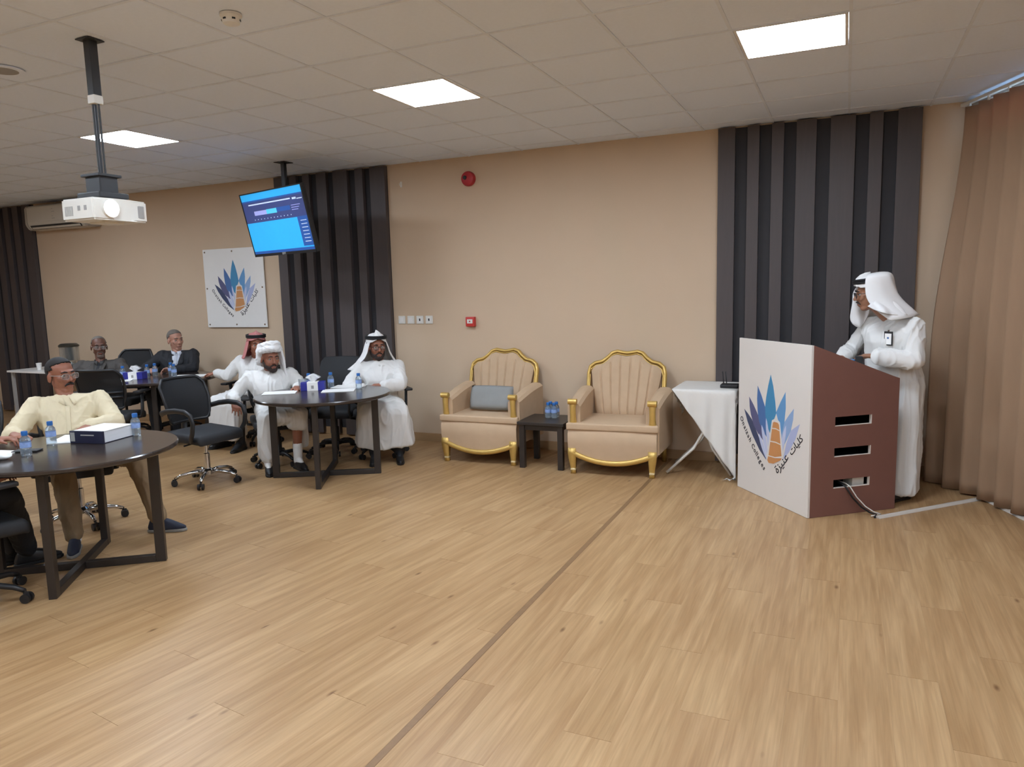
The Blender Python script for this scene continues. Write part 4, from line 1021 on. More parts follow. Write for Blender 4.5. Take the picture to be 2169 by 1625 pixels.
def face_parts(root, T, hm, spec):
    Lm = T @ hm
    def obj(name, bm, mt, par=root, sm=True):
        bmesh.ops.transform(bm, matrix=Lm @ Matrix.Scale(HS,4), verts=bm.verts); return fin(name, bm, mt, par, sm)
    for s in (-1,1):
        bm = B(); ball(bm, (s*.032,.0745,.0015), .0125, 3); e = obj('eye', bm, 'eye_white')
        bm = B(); ball(bm, (s*.032+spec.get('gaze',0)*.004,.0832,.0015), (.0066,.005,.0062), 2); obj('iris', bm, 'iris', e)
        bm = B(); tube(bm, [(s*.013,.096,.0255),(s*.03,.0965,.031),(s*.05,.083,.024)], [.004,.005,.0025], 6); obj('eyebrow', bm, spec.get('brow','hair_black'))
    bm = B(); tube(bm, [(-.026,.087,-.0715),(-.012,.0955,-.069),(0,.096,-.070),(.012,.0955,-.069),(.026,.087,-.0715)], [.001,.0042,.0044,.0042,.001], 6); obj('lips', bm, 'lip')
    if spec.get('glasses'):
        bm = B()
        for s in (-1,1):
            c = V((s*.033,.108,-.002)); ring = []
            for k in range(16):
                a = 2*PI*k/16; x = abs(math.cos(a))**.6*math.copysign(1,math.cos(a)); z = abs(math.sin(a))**.6*math.copysign(1,math.sin(a))
                ring.append(c+V((x*.025,-.004*abs(x),z*.018)))
            tube(bm, ring, spec.get('gr',.0019), 6, closed=True)
            tube(bm, [(s*.058,.102,.006),(s*.074,.075,.008),(s*.08,.0,.004),(s*.08,-.012,-.008)], .002, 6)
        tube(bm, [(-.009,.107,.004),(0,.110,.007),(.009,.107,.004)], .002, 6)
        g = obj('glasses', bm, spec['glasses'])
        for s in (-1,1):
            bm = B(); ball(bm, (s*.033,.1065,-.002), (.0235,.0008,.0165), 2); obj('spectacle_lens', bm, 'glass', g)
    def blobobj(name, fn, mt, vox=.0045, disp=None):
        b = Blob(); fn(b); me = b.mesh(name, vox, 2, disp); me.transform(Lm @ Matrix.Scale(HS,4)); return link(name, me, mt, root, True)
    if spec.get('moustache'):
        def f(b):
            for s in (-1,1): b.hull(((s*.003,.1005,-.050),.0068),((s*.02,.0935,-.055),.0065),((s*.031,.083,-.068),.004))
        blobobj('moustache', f, spec['moustache'], .003)
    if spec.get('beard'):
        g = spec.get('goatee')
        def f(b):
            b.hull(((-.022,.075,-.108),.014),((.022,.075,-.108),.014),((0,.084,-.098),.016),((0,.070,-.118),.015))
            for s in (-1,1):
                b.hull(((s*.028,.08,-.068),.0085),((s*.026,.075,-.104),.013))
                b.hull(((s*.003,.1,-.051),.006),((s*.02,.093,-.056),.006),((s*.03,.081,-.07),.006))
                if not g:
                    b.hull(((s*.026,.075,-.104),.013),((s*.056,.03,-.078),.013)); b.hull(((s*.056,.03,-.078),.013),((s*.062,.032,-.05),.008),((s*.066,.012,-.035),.009)); b.hull(((s*.04,.07,-.075),.010),((s*.055,.035,-.06),.011))
        blobobj('beard', f, spec['beard'], .0045, lambda p: .0015*noise.noise(p*160))
    if spec.get('hair'):
        bm = B(); bmesh.ops.create_icosphere(bm, subdivisions=5, radius=1)
        line = spec.get('hairline', .62)
        def bald(v):
            p = v.normalized(); fr = p.y
            if p.z < -.42: return True
            if fr > .18 and p.z < line - .30*max(0,abs(p.x)-.30) - .25*max(0,.55-fr): return abs(p.x) < .93 or p.z < .1 or fr > .35
            if p.z < .02 and fr > -.05: return True
            return False
        dead = [f for f in bm.faces if bald(f.calc_center_median())]; bmesh.ops.delete(bm, geom=dead, context='FACES')
        th_ = spec.get('hair_t', 1.075)
        for v in bm.verts:
            n_ = 1+.012*noise.noise(v.co*14); v.co = V((v.co.x*.075*th_*1.01*n_, v.co.y*.096*th_*n_-.014, v.co.z*.082*th_*n_+.036))
        solid(obj('hair', bm, spec['hair']), .01)
def ghutra(root, T, hm, mt, rows, agal=True, peak=.02, tilt=0, name='headscarf', nph=72):
    Lm = T @ hm @ Matrix.Scale(HS,4); bm = B(); R = []
    # rows: (z, rx, ry, half angle from the back, y offset, fold, x offset, hem lift left, hem lift right)
    fine = []
    for a, b in zip(rows, rows[1:]):
        n = max(1, int(abs(a[0]-b[0])/.018)+1)
        for k in range(n): fine.append([a[i]+(b[i]-a[i])*k/n for i in range(9)])
    fine.append(list(rows[-1]))
    for z, rx, ry, ph, yo, fo, xo, ll, lr in fine:
        row = []
        for i in range(nph+1):
            a = -1+2*i/nph; q = math.radians(ph)*a; x = math.sin(q); y = -math.cos(q)
            k = 1+fo*(math.sin(q*9+z*20)*.6+math.sin(q*17+2+z*35)*.4)+fo*.6*noise.noise(V((q*3,z*14,1)))
            fr = max(0, y)
            lift = (lr if a > 0 else ll)*abs(a)**3
            row.append(V((x*rx*k+xo, y*ry*k+yo, z+lift+(peak*max(0,y-.75)*4 if ph > 170 else 0))))
        R.append(row)
    loft(R, bm); bmesh.ops.remove_doubles(bm, verts=bm.verts, dist=.0008); bmesh.ops.transform(bm, matrix=Lm, verts=bm.verts)
    bmesh.ops.recalc_face_normals(bm, faces=bm.faces)
    o = fin(name, bm, mt, root, True); solid(o, .005, 0)
    if agal:
        bm = B()
        for dz in (.0,.017):
            ring = [V((math.sin(q)*.0935, -math.cos(q)*.1165-.014, .085+dz-.13*tilt*math.cos(q)*.3)) for q in [2*PI*k/40 for k in range(40)]]; tube(bm, ring, .0095, 8, closed=True)
        bmesh.ops.transform(bm, matrix=Lm, verts=bm.verts); fin('agal_cord', bm, 'agal', root, True)
TOPROWS = [(.130,.004,.004,179.5,-.014,0,0,0,0),(.128,.03,.038,179.5,-.014,.0,0,0,0),(.118,.058,.073,179.5,-.014,.01,0,0,0),(.098,.078,.1,179.5,-.014,.012,0,0,0),(.075,.087,.112,179.5,-.014,.012,0,0,0),(.058,.091,.117,179.5,-.013,.015,0,0,0)]
SK = dict(tan='skin_tan', dark='skin_dark', light='skin_light', mid='skin_mid')
def shoe(root, T, ank, toe, mt='shoe_black', sole='black'):
    ank, toe = V(ank), V(toe); d = (toe-ank); d.z = 0; d.normalize(); l = V((-d.y,d.x,0)); h = ank.copy(); h.z = 0
    b = Blob(); g = lambda f, s_, z: h+d*f+l*s_+V((0,0,z))
    b.hull((g(-.055,0,.035),.027),(g(.05,.012,.034),.027),(g(.05,-.012,.034),.027),(g(-.04,0,.075),.028),(g(.02,0,.07),.028),(g(.0,0,.082),.034),(g(.07,0,.058),.034),(g(.13,.018,.032),.022),(g(.13,-.012,.032),.022),(g(.175,0,.028),.018))
    me = b.mesh('shoe', .006, 3); me.transform(T); o = link('shoe', me, mt, root, True)
    bm = B(); pr = [(-.082,-.02),(-.082,.02),(-.05,.034),(.05,.036),(.12,.043),(.175,.03),(.2,.0),(.175,-.03),(.12,-.038),(.05,-.034),(-.05,-.034)]
    prism(bm, pr, .001, .022, T @ basis(h, d, l, (0,0,1))); bmesh.ops.bevel(bm, geom=list(bm.edges), offset=.004, segments=1, affect='EDGES'); fin('sole', bm, sole, o)
def person(label, loc, J, spec, vox=.0065):
    """J: world joints. Every part is built in world space and moved into the frame of the root at the feet."""
    root = thing('person', label, 'person', loc); T = Matrix.Translation(-V(loc))
    hm = hbasis(J['head'], *J['look']); f = V(J['face']).normalized(); l = V((-f.y,f.x,0)); up = V((0,0,1))
    b = Blob(); head_blob(b, hm)
    sL, sR = V(J['sL']), V(J['sR']); nk = (sL+sR)/2+V((0,0,.035)); pel = V(J['pel'])
    b.cap(hm @ V((0,-.022,-.06)), nk-V((0,0,.01)), .055, .054); b.hull((hm @ V((0,.0,-.085)),.04),(nk+f*.015-V((0,0,.01)),.042))
    ch = (sL+sR)/2-V((0,0,.13))+f*.01
    b.hull((sL-V((0,0,.015)),.040),(sR-V((0,0,.015)),.040),(nk-V((0,0,.045)),.05),(ch,.095)); b.hull((ch+l*.05,.095),(ch-l*.05,.095),(pel+l*.06,.09),(pel-l*.06,.09))
    for k in 'LR':
        s_, e, w_ = V(J['s'+k]), V(J['e'+k]), V(J['w'+k]); b.cap(s_, e, .046, .039); b.cap(e, w_, .04, .026)
        hp = pel+l*(.085 if k == 'L' else -.085); kn, an = V(J['k'+k]), V(J['a'+k]); b.cap(hp, kn, .075, .052); b.cap(kn, kn*.65+an*.35-f*.012, .052, .05); b.cap(kn*.65+an*.35-f*.012, an, .05, .033)
        tw = V(J['t'+k]).lerp(V((an.x,an.y,0)),.45); b.hull((an,.033),(an-V((0,0,.04)),.026),(V((tw.x,tw.y,.034)),.018))
        hd = J['h'+k]; hand(b, w_, hd[0], hd[1], (1 if k == 'L' else -1)*hd[2], *(hd[3:] or ()))
    me = b.mesh('body', vox, 2); me.transform(T); link('body', me, SK[spec['skin']], root, True)
    face_parts(root, T, hm, spec)
    def cloth(name, fn, mt, voxel=.009, sm=4, amp=.006, **kw):
        q = Blob(); fn(q); m_ = q.mesh(name, voxel, sm, wrinkle(amp, **kw)); m_.transform(T); return link(name, m_, mt, root, True)
    def sleeves(q, ru=.066, rl=.056, rc=.046, upto=.9, only='LR'):
        for k in only:
            s_, e, w_ = V(J['s'+k]), V(J['e'+k]), V(J['w'+k]); q.cap(s_, e, ru, rl); q.cap(e, e+(w_-e)*upto, rl, rc)
    def torso(q, g=0, nd=.03):
        q.hull((sL-V((0,0,.015)),.058+g),(sR-V((0,0,.015)),.058+g),(nk-V((0,0,nd)),.06+g),(ch+f*.02+l*.06,.115+g),(ch+f*.02-l*.06,.115+g))
        bl = spec.get('belly',.0); mid = (ch+pel)/2
        q.hull((ch+f*.02+l*.06,.115+g),(ch+f*.02-l*.06,.115+g),(mid+f*(.02+bl)+l*.05,.12+g),(mid+f*(.02+bl)-l*.05,.12+g),(pel+f*(.02+bl*.6)+l*.07,.115+g),(pel+f*(.02+bl*.6)-l*.07,.115+g))
    def ring_collar(mt, r0=.062, hgt=.035, open_=.35, tip=0):
        bm = B(); rows = []; c = nk+V((0,0,.0)); ax = (hm @ V((0,-.02,-.09))-c).normalized()
        for j, (rr, z) in enumerate(((r0*1.16,-.012),(r0*1.08,hgt*.4),(r0*1.0,hgt),(r0*1.1,hgt*.95),(r0*1.32,-.004-tip*.2))[:5 if tip else 3]):
            row = []
            for i in range(33):
                a = -PI+open_*.5+(2*PI-open_)*i/32; fr_ = max(0,-math.cos(a))     # a = 0 at the back
                row.append(c+f*(-math.cos(a)*rr)+l*(math.sin(a)*rr)+ax*(z-.018*fr_-(tip*fr_**6 if j == 4 else 0)))
            rows.append(row)
        loft(rows, bm); bmesh.ops.transform(bm, matrix=T, verts=bm.verts); o = fin('collar', bm, mt, root, True); solid(o, .004, 0)
    def patch(name, on, rows_, mt, off=.004, par=None):
        """piece laid over the front of a garment; rows_: (height above chest point, left x, right x)"""
        bv = BVHTree.FromPolygons([v.co for v in on.data.vertices], [p.vertices for p in on.data.polygons])
        bm = B(); R = []; c = T @ ch
        for z, x0, x1 in rows_:
            row = []
            for i in range(7):
                x = x0+(x1-x0)*i/6; o_ = c+l*x+up*z+f*.6; h_ = bv.ray_cast(o_-f*.32, -f)
                row.append((h_[0] if h_[0] else c+l*x+up*z+f*.12)+f*off)
            R.append(row)
        loft(R, bm); o = fin(name, bm, mt, par or root, True); solid(o, .005, 0); return o
    ctx = dict(root=root, T=T, hm=hm, f=f, l=l, up=up, nk=nk, ch=ch, pel=pel, sL=sL, sR=sR, cloth=cloth, sleeves=sleeves, torso=torso, collar=ring_collar, patch=patch, J=J)
    spec['wear'](ctx)
    return root
def seat_robe(c, hem, seed=0, collar=True):
    """a seated white robe: hem = points the cloth falls to"""
    J = c['J']; f, l, pel = c['f'], c['l'], c['pel']; kL, kR = V(J['kL']), V(J['kR'])
    def fn(q):
        c['torso'](q, .008); c['sleeves'](q, .07, .064, .056, .88)
        q.hull((pel+l*.1,.115),(pel-l*.1,.115),(kL,.085),(kR,.085))
        q.hull((kL,.085),(kR,.085),(kL-V((0,0,.02))+f*.02,.078),(kR-V((0,0,.02))+f*.02,.078),*[(V(h),.03) for h in hem])
    o = c['cloth']('robe', fn, 'thobe', .009, 5, .0085, sx=8, sz=2, seed=seed)
    if collar: c['collar']('thobe', .06, .03, .25)
    return o
def place_front(o, p): return o
HD = lambda d, n, th=1, curl=(.3,.4,.4), sp=.05: (d, n, th, curl, sp)
def dark_socks(c, mt='suit_black'):
    for k in 'LR':
        an, kn = V(c['J']['a'+k]), V(c['J']['k'+k])
        def fn(q): q.cap(an-V((0,0,.035)), an+(kn-an)*.35, .043, .06); q.hull((an,.042),(an-V((0,0,.03)),.037),(V((c['J']['t'+k][0],c['J']['t'+k][1],.034)).lerp(an,.45),.022))
        c['cloth']('sock', fn, mt, .008, 2, .001)
def wear_speaker(c):
    J = c['J']; f, l, pel = c['f'], c['l'], c['pel']; p0 = V((pel.x,pel.y,0))
    def fn(q):
        c['torso'](q, .008); c['sleeves'](q, .072, .066, .06, .93)
        q.hull((pel+V((0,0,.1))+l*.07,.12),(pel+V((0,0,.1))-l*.07,.12),(pel+l*.09,.13),(pel-l*.09,.13),*[(p0+f*(.14*math.cos(a))+l*(.2*math.sin(a))+V((0,0,.075)),.03) for a in [2*PI*k/8 for k in range(8)]])
    o = c['cloth']('robe', fn, 'thobe', .008, 9, .012, sx=9, sz=1.3, seed=5); c['collar']('thobe', .06, .035, .2)
    bv = BVHTree.FromPolygons([v.co for v in o.data.vertices], [p.vertices for p in o.data.polygons])
    hp = bv.ray_cast(c['T'] @ c['ch']+l*.095+V((0,0,.035))+f*.28, -f)[0]; m = basis(hp+f*.012, l*-1, V((0,0,1)), f)
    bm = B(); box(bm, (-.036,-.052,-.004), (.036,.052,.003), .003, m); bd_ = fin('badge', bm, 'dark_plastic', c['root'])
    bm = B(); box(bm, (-.028,-.044,.0028), (.028,.036,.0042), 0, m); fin('badge_card', bm, 'paper', bd_)
    bm = B(); box(bm, (-.008,-.004,.004), (.008,.01,.0048), 0, m); fin('badge_mark', bm, 'p_blue', bd_)
    bm = B(); box(bm, (-.008,.05,-.012), (.008,.064,.001), .002, m); fin('badge_clip', bm, 'chrome', bd_)
    bm = B(); pk = V(c['ch'])
    g = TOPROWS+[(.052,.092,.118,178,-.013,.02,0,0,0),(.045,.094,.118,118,-.013,.02,0,0,0),(.0,.101,.125,116,-.014,.03,0,0,0),(-.045,.108,.138,112,-.02,.045,0,0,0),(-.09,.124,.16,110,-.028,.06,0,.03,-.03),(-.14,.15,.185,112,-.035,.08,.0,.07,-.06),(-.19,.185,.2,116,-.03,.09,.0,.11,-.09)]
    ghutra(c['root'], c['T'], c['hm'], 'scarf', g)
    Lm = c['T'] @ c['hm'] @ Matrix.Scale(HS,4)
    bm = B(); rows = []
    for z, rx, ry, ph in ((.139,.03,.05,100),(.132,.088,.108,112),(.108,.109,.135,116),(.06,.108,.136,118),(.0,.114,.146,118),(-.05,.12,.16,112),(-.1,.135,.19,100),(-.15,.16,.23,88),(-.2,.19,.262,78)):
        row = []
        for i in range(41):
            a = -1+2*i/40; q = math.radians(ph)*a; kk = 1+.025*math.sin(q*8+z*18)+.02*noise.noise(V((q*3,z*12,4))); row.append(V((math.sin(q)*rx*kk, -math.cos(q)*ry*kk-.016, z)))
        rows.append(row)
    loft(rows, bm); bmesh.ops.transform(bm, matrix=Lm, verts=bm.verts); o2 = fin('scarf_fold', bm, 'scarf', c['root'], True); o2.modifiers.new('round','SUBSURF').render_levels = 1; solid(o2, .005, 0)
    bm = B(); rows = []
    for z, x, y0, y1 in ((.055,.09,.085,-.03),(.03,.098,.1,-.02),(.0,.1,.112,-.01),(-.04,.1,.112,.0),(-.09,.104,.125,.0),(-.14,.11,.14,.01),(-.18,.112,.145,.03),(-.21,.112,.13,.05)):
        rows.append([V((x-.012*math.sin(i/10*PI*2.5+z*12)-.02*(i/10-.5)**2, y0+(y1-y0)*i/10, z-.03*math.sin(i/10*PI)*(z < -.2))) for i in range(11)])
    loft(rows, bm); bmesh.ops.transform(bm, matrix=Lm, verts=bm.verts); o2 = fin('scarf_drop', bm, 'scarf', c['root'], True); o2.modifiers.new('round','SUBSURF').render_levels = 1; solid(o2, .006, 0)
    for k in 'LR': shoe(c['root'], c['T'], V(J['a'+k]), V(J['t'+k]))
def wear_right(c):
    J = c['J']; hem = [(-4.33,5.83,.19),(-3.86,6.02,.2),(-4.47,6.0,.19),(-4.15,5.86,.17),(-3.98,6.25,.2)]
    seat_robe(c, hem, 3)
    dark_socks(c)
    def tr(q):
        for k in 'LR': q.cap(V(J['k'+k])*.5+V(J['a'+k])*.5, V(J['a'+k])+V((0,0,.0)), .06, .055)
    c['cloth']('trousers', tr, 'suit_black', .008, 3, .003)
    g = TOPROWS+[(.052,.092,.118,178,-.013,.02,0,0,0),(.045,.096,.118,126,-.013,.02,0,0,0),(.0,.112,.125,124,-.014,.03,0,0,0),(-.05,.128,.135,122,-.018,.04,0,0,0),(-.1,.15,.15,118,-.022,.06,0,0,0),(-.15,.19,.165,112,-.03,.07,0,-.02,-.0),(-.2,.245,.17,108,-.035,.08,.02,-.06,-.02)]
    ghutra(c['root'], c['T'], c['hm'], 'scarf', g, peak=.03)
    for k in 'LR': shoe(c['root'], c['T'], V(J['a'+k]), V(J['t'+k]))
def wear_wrap(c):
    J = c['J']; f, l = c['f'], c['l']; kL, kR, pel = V(J['kL']), V(J['kR']), c['pel']
    def fn(q):
        c['torso'](q, .008); c['sleeves'](q, .07, .064, .056, .9)
        q.hull((pel+l*.1,.115),(pel-l*.1,.115),(kL,.08),(kR,.085))
        q.hull((kR,.085),(kR-f*.12,.07),(V(J['aR'])+f*.04+V((0,0,.03)),.04),(V(J['aR'])-f*.05-l*.05+V((0,0,.06)),.035),(V(J['aR'])+l*.04+V((0,0,.07)),.03))
        q.hull((kL,.08),(kL-f*.1+l*.02,.07),(kL+l*.04+f*.02-V((0,0,.11)),.045),(kL-l*.05+f*.02-V((0,0,.08)),.05))
        q.hull((kL-f*.1+l*.06,.06),(V(J['aL'])-f*.13+l*.09+V((0,0,.1)),.03),(V(J['aL'])-f*.16+V((0,0,.09)),.03))
    c['cloth']('robe', fn, 'thobe', .009, 4, .0085, sx=9, sz=2, seed=9); c['collar']('thobe', .06, .03, .25)
    T = c['T']; an = V(J['aL']); kn = kL
    def sk(q):
        q.cap(an-V((0,0,.02)), an+(kn-an)*.30, .042, .048); q.hull((an,.042),(an-V((0,0,.03)),.036),(V((J['tL'][0],J['tL'][1],.034)).lerp(an,.45),.022))
    def sk2(q):
        a2, k2 = V(J['aR']), V(J['kR']); q.hull((a2,.042),(a2-V((0,0,.03)),.036),(V((J['tR'][0],J['tR'][1],.034)).lerp(a2,.45),.022)); q.cap(a2, a2+(k2-a2)*.3, .042, .048)
    c['cloth']('sock', sk, 'sock', .006, 2, .001); c['cloth']('sock', sk2, 'sock', .006, 2, .001)
    for k in 'LR': shoe(c['root'], T, V(J['a'+k]), V(J['t'+k]))
    hm = c['hm']; b = Blob(); S_ = lambda *p: V(p)*HS
    for k in range(20):
        q = 2*PI*k/20; x, y = math.sin(q), -math.cos(q); z = .072+.030*y
        b.ell(Matrix.Identity(4), (x*.085*HS, (y*.108-.014)*HS, z*HS), (.034,.034,.036))
        b.ell(Matrix.Identity(4), (x*.072*HS, (y*.088-.016)*HS, (z+.042)*HS), (.032,.032,.03))
    b.ell(Matrix.Identity(4), S_(0,-.016,.085), (.085,.105,.066))
    b.hull((S_(-.05,-.095,.03),.04),(S_(.05,-.095,.03),.04),(S_(-.06,-.07,-.06),.035),(S_(.03,-.09,-.07),.035))
    b.hull((S_(.085,-.02,.06),.035),(S_(.095,-.03,-.03),.028),(S_(.075,-.06,-.05),.03))
    me = b.mesh('head_wrap', .006, 10, wrinkle(.005, 14, 16, 4)); me.transform(T @ hm); link('head_wrap', me, 'scarf', c['root'], True)
    b = Blob(); P = [(-.088,.07,.07),(-.1,.075,.0),(-.108,.08,-.08),(-.118,.1,-.17),(-.122,.1,-.22)]
    for a_, b_ in zip(P, P[1:]): b.hull((S_(*a_),.012),(S_(*b_),.014),(S_(a_[0]+.01,a_[1]-.05,a_[2]),.012),(S_(b_[0]+.005,b_[1]-.055,b_[2]),.014))
    me = b.mesh('scarf_tail', .006, 3, wrinkle(.004, 20, 6, 2)); me.transform(T @ hm); link('scarf_tail', me, 'scarf', c['root'], True)
def wear_red(c):
    J = c['J']; f, l = c['f'], c['l']
    hem = [V(J['kL'])*V((1,1,0))+V((0,0,.15))+f*.06, V(J['kR'])*V((1,1,0))+V((0,0,.15))+f*.05-l*.05, V(J['kR'])*V((1,1,0))+V((0,0,.17))-f*.16-l*.06, V(J['kL'])*V((1,1,0))+V((0,0,.17))-f*.12]
    seat_robe(c, hem, 6); dark_socks(c)
    g = TOPROWS+[(.052,.092,.118,178,-.013,.02,0,0,0),(.045,.095,.118,122,-.013,.02,0,0,0),(.0,.108,.125,120,-.014,.03,0,0,0),(-.05,.122,.138,118,-.02,.04,0,0,0),(-.1,.135,.15,116,-.024,.05,0,0,0),(-.14,.15,.16,112,-.028,.05,0,0,0)]
    ghutra(c['root'], c['T'], c['hm'], 'red_check', g)
    for k in 'LR': shoe(c['root'], c['T'], V(J['a'+k]), V(J['t'+k]))
def legs_cloth(c, mt, name='trousers', r0=.1, r1=.078, r2=.06):
    J = c['J']; pel, l = c['pel'], c['l']
    def fn(q):
        q.hull((pel+l*.08,.112),(pel-l*.08,.112),(pel+V((0,0,.08))+l*.06,.11),(pel+V((0,0,.08))-l*.06,.11))
        for k in 'LR':
            hp = pel+l*(.085 if k == 'L' else -.085); kn, an = V(J['k'+k]), V(J['a'+k]); q.cap(hp, kn, r0, r1); q.cap(kn, an+(kn-an)*.02, r1, r2)
    return c['cloth'](name, fn, mt, .009, 3, .006, sx=10, sz=4)
def wear_cream(c):
    J = c['J']
    def fn(q):
        c['torso'](q, .010)
        for k in 'LR':
            s_, e = V(J['s'+k]), V(J['e'+k]); q.cap(s_, s_+(e-s_)*1.0, .075, .068); q.cap(e, e+(V(J['w'+k])-e)*(.85 if k == 'L' else .6), .066, .058)
    o = c['cloth']('shirt', fn, 'shirt_cream', .008, 3, .0055, sx=9, sz=5, seed=2)
    c['collar']('shirt_cream', .064, .03, .55, .035)
    c['patch']('placket', o, [(.12-.04*k,-.014,.014) for k in range(8)], 'shirt_cream', .003)
    c['patch']('breast_pocket', o, [(.0-.03*k,.07,.15) for k in range(4)], 'shirt_cream', .003)
    legs_cloth(c, 'khaki')
    for k in 'LR':
        shoe(c['root'], c['T'], V(J['a'+k]), V(J['t'+k]), 'shoe_navy', 'sole_grey')
        an = V(J['a'+k])
        def sk(q): q.cap(an-V((0,0,.03)), an+V((0,0,.05)), .042, .04)
        c['cloth']('sock', sk, 'sock', .008, 1, .001)
def wear_suit(mt, shirt, tie, upto=.9):
    def w_(c):
        J = c['J']
        def fn(q): c['torso'](q, .012, .07); c['sleeves'](q, .072, .062, .052, upto)
        o = c['cloth']('jacket', fn, mt, .009, 3, .006, sx=8, sz=4, seed=4)
        s_ = c['patch']('shirt_front', o, [(.165,-.056,.056),(.1,-.044,.044),(.04,-.032,.032),(-.02,-.02,.02),(-.08,-.008,.008)], shirt, .002)
        if tie: c['patch']('necktie', o, [(.15,-.019,.019),(.115,-.013,.013),(.05,-.021,.021),(0,-.027,.027),(-.07,-.03,.03),(-.1,-.012,.012)], tie, .008)
        for s2 in (-1,1): c['patch']('lapel', o, [(.15,s2*.056,s2*.088),(.06,s2*.034,s2*.1),(.03,s2*.03,s2*.085),(-.09,s2*.006,s2*.02)], mt, .006)
        c['collar'](shirt, .06, .03, .4, .02)
        legs_cloth(c, mt)
        for k in 'LR': shoe(c['root'], c['T'], V(J['a'+k]), V(J['t'+k]))
    return w_
r = math.radians
def build_people():
    person('standing man in white robe and white head cloth speaking at the lectern', (.33,6.30,0), dict(
        head=(.175,6.215,1.585), look=(r(187),r(8),0), face=(-.67,-.74,0), sL=(.465,6.15,1.345), sR=(.185,6.40,1.345), pel=(.36,6.30,.9),
        eL=(.475,6.03,1.09), eR=(.06,6.50,1.13), wL=(.22,6.06,1.12), wR=(.0,6.33,1.09), kL=(.44,6.22,.48), kR=(.28,6.33,.48), aL=(.44,6.22,.09), aR=(.28,6.33,.09), tL=(.30,6.06,0), tR=(.14,6.17,0),
        hL=HD((-.97,.1,.02),(0,0,-1),-1,(.25,.35,.3),.07), hR=HD((-.8,-.6,-.1),(0,0,-1),-1)), dict(skin='mid', glasses='black', gr=.0026, moustache='beard_dark', wear=wear_speaker), .006)
    person('seated man in cream shirt with moustache and glasses, front left', (-5.16,3.55,0), dict(
        head=(-5.235,3.50,1.145), look=(r(-3),r(2),r(2)), face=(.80,-.60,0), sL=(-5.06,3.65,.945), sR=(-5.315,3.345,.935), pel=(-5.14,3.53,.575),
        eL=(-4.86,3.62,.79), eR=(-5.25,3.12,.76), wL=(-4.82,3.37,.80), wR=(-5.03,3.0,.80), kL=(-4.66,3.60,.545), kR=(-4.82,3.16,.555), aL=(-4.50,3.62,.105), aR=(-4.72,3.13,.105), tL=(-4.36,3.69,0), tR=(-4.60,3.02,0),
        hL=HD((.6,-.8,0),(0,0,-1),-1), hR=HD((.9,-.1,0),(0,0,-1),-1)), dict(skin='tan', hair='hair_black', hairline=.66, moustache='hair_black', glasses='grey_plastic', gr=.0013, belly=.05, wear=wear_cream), .006)
    person('seated man in white robe and white wrapped head cloth, left of the tissue-box table', (-5.15,5.6,0), dict(
        head=(-5.155,5.565,1.07), look=(r(-25),r(6),0), face=(.75,-.66,0), sL=(-5.045,5.72,.90), sR=(-5.325,5.455,.885), pel=(-5.16,5.62,.55),
        eL=(-4.86,5.70,.72), eR=(-5.45,5.34,.70), wL=(-4.80,5.52,.795), wR=(-5.30,5.22,.70), kL=(-4.74,5.43,.54), kR=(-4.94,5.24,.53), aL=(-4.80,5.47,.105), aR=(-4.96,5.24,.105), tL=(-4.66,5.40,0), tR=(-4.84,5.12,0),
        hL=HD((.7,-.6,0),(0,0,-1),-1), hR=HD((.35,-.25,-.9),(-.7,.4,-.2),-1,(.2,.3,.3),.08)), dict(skin='tan', beard='beard_dark', wear=wear_wrap))
    person('seated man in white robe, white head cloth and glasses near the beige wall', (-4.38,6.25,0), dict(
        head=(-4.33,6.20,1.135), look=(r(-40),r(2),0), face=(.62,-.78,0), sL=(-4.155,6.315,.935), sR=(-4.445,6.085,.935), pel=(-4.36,6.23,.56),
        eL=(-4.03,6.16,.76), eR=(-4.51,5.93,.75), wL=(-4.14,5.99,.77), wR=(-4.28,5.87,.75), kL=(-3.93,5.98,.53), kR=(-4.24,5.84,.53), aL=(-4.02,6.06,.105), aR=(-4.22,5.92,.105), tL=(-3.92,5.92,0), tR=(-4.14,5.76,0),
        hL=HD((-.9,-.4,0),(.3,.3,-.8),-1,(.3,.4,.3)), hR=HD((.9,.35,.1),(.3,.3,-.8),-1,(.3,.4,.3))), dict(skin='tan', beard='beard_dark', glasses='black', wear=wear_right))
    person('seated man in white robe and red checked head cloth, behind the wrapped head cloth', (-6.15,6.3,0), dict(
        head=(-5.985,6.27,1.135), look=(r(-38),r(2),0), face=(.25,-.97,0), sL=(-5.86,6.355,.95), sR=(-6.235,6.275,.945), pel=(-6.12,6.33,.56),
        eL=(-5.78,6.15,.74), eR=(-6.37,6.18,.79), wL=(-5.9,5.98,.72), wR=(-6.51,6.16,.815), kL=(-6.0,5.92,.53), kR=(-6.27,5.90,.52), aL=(-6.0,5.95,.105), aR=(-6.32,6.02,.105), tL=(-5.97,5.8,0), tR=(-6.36,5.86,0),
        hL=HD((-.7,-.6,0),(0,0,-1),-1), hR=HD((-.96,-.25,-.1),(0,0,-1),-1,(.3,.4,.3))), dict(skin='tan', moustache='beard_dark', wear=wear_red))
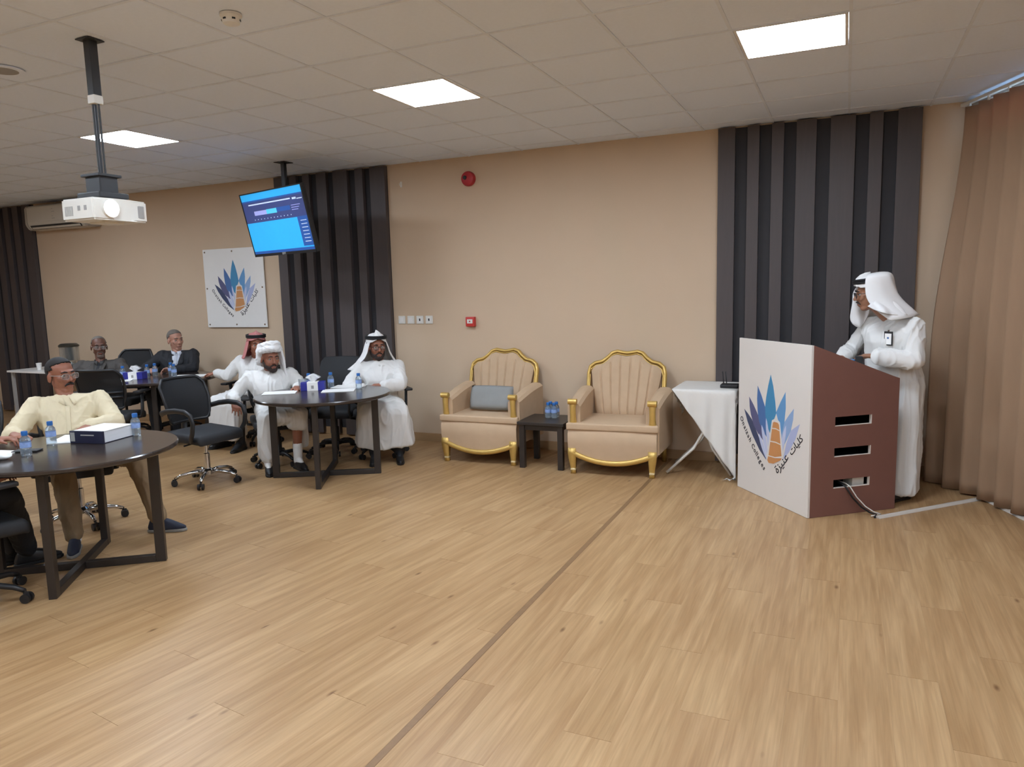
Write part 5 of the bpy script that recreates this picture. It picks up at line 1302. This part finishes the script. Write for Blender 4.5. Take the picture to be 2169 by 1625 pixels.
    person('seated man in black suit with pale tie behind the far table', (-7.6,6.55,0), dict(
        head=(-7.575,6.56,1.16), look=(r(-15),r(3),r(3)), face=(.55,-.83,0), sL=(-7.395,6.66,.975), sR=(-7.71,6.465,.97), pel=(-7.65,6.62,.55),
        eL=(-7.25,6.52,.82), eR=(-7.82,6.28,.81), wL=(-7.36,6.30,.815), wR=(-7.62,6.17,.815), kL=(-7.33,6.24,.53), kR=(-7.54,6.14,.53), aL=(-7.3,6.24,.105), aR=(-7.5,6.12,.105), tL=(-7.22,6.12,0), tR=(-7.42,6.0,0),
        hL=HD((-.6,-.7,.1),(.5,-.2,-.6),-1,(.5,.7,.5)), hR=HD((.8,-.4,.15),(-.3,.4,-.7),-1,(.5,.7,.5))), dict(skin='light', hair='hair_grey', hairline=.6, hair_t=1.05, brow='hair_grey', wear=wear_suit('suit_black','shirt_white','tie')))
    person('seated man in dark grey suit with glasses, far left of the back wall', (-8.3,6.1,0), dict(
        head=(-8.245,6.02,1.115), look=(r(-32),r(4),0), face=(.55,-.83,0), sL=(-8.05,6.13,.90), sR=(-8.42,5.905,.89), pel=(-8.28,6.12,.56),
        eL=(-7.80,6.02,.78), eR=(-8.52,5.70,.72), wL=(-7.98,5.85,.815), wR=(-8.3,5.52,.70), kL=(-7.98,5.72,.53), kR=(-8.22,5.62,.53), aL=(-7.95,5.72,.105), aR=(-8.2,5.6,.105), tL=(-7.86,5.58,0), tR=(-8.1,5.46,0),
        hL=HD((-.3,-.9,0),(0,0,-1),-1), hR=HD((.7,-.5,0),(0,0,-1),-1)), dict(skin='dark', hair='hair_grey', hairline=.78, hair_t=1.03, glasses='grey_plastic', gr=.0013, beard='beard_grey', goatee=True, belly=.05, wear=wear_suit('suit_grey','shirt_dark','suit_black')))
    person('person in dark clothes, only a hand and legs showing at the left edge', (-4.62,2.25,0), dict(
        head=(-4.64,2.12,1.2), look=(r(75),r(5),0), face=(-.1,.99,0), sL=(-4.83,2.26,.97), sR=(-4.46,2.3,.97), pel=(-4.62,2.22,.57),
        eL=(-5.02,2.52,.835), eR=(-4.36,2.36,.70), wL=(-4.88,2.79,.825), wR=(-4.5,2.55,.66), kL=(-4.74,2.66,.53), kR=(-4.54,2.62,.53), aL=(-4.88,2.82,.105), aR=(-4.76,2.84,.105), tL=(-4.83,2.98,0), tR=(-4.70,3.0,0),
        hL=HD((.75,.65,.02),(.2,.1,-1),-1,(.45,.6,.5)), hR=HD((-.4,.85,0),(0,0,-1),-1)), dict(skin='tan', hair='hair_black', wear=wear_suit('suit_black','shirt_dark',None,.1)))
build_people()
bpy.data.scenes.remove(_tmp)
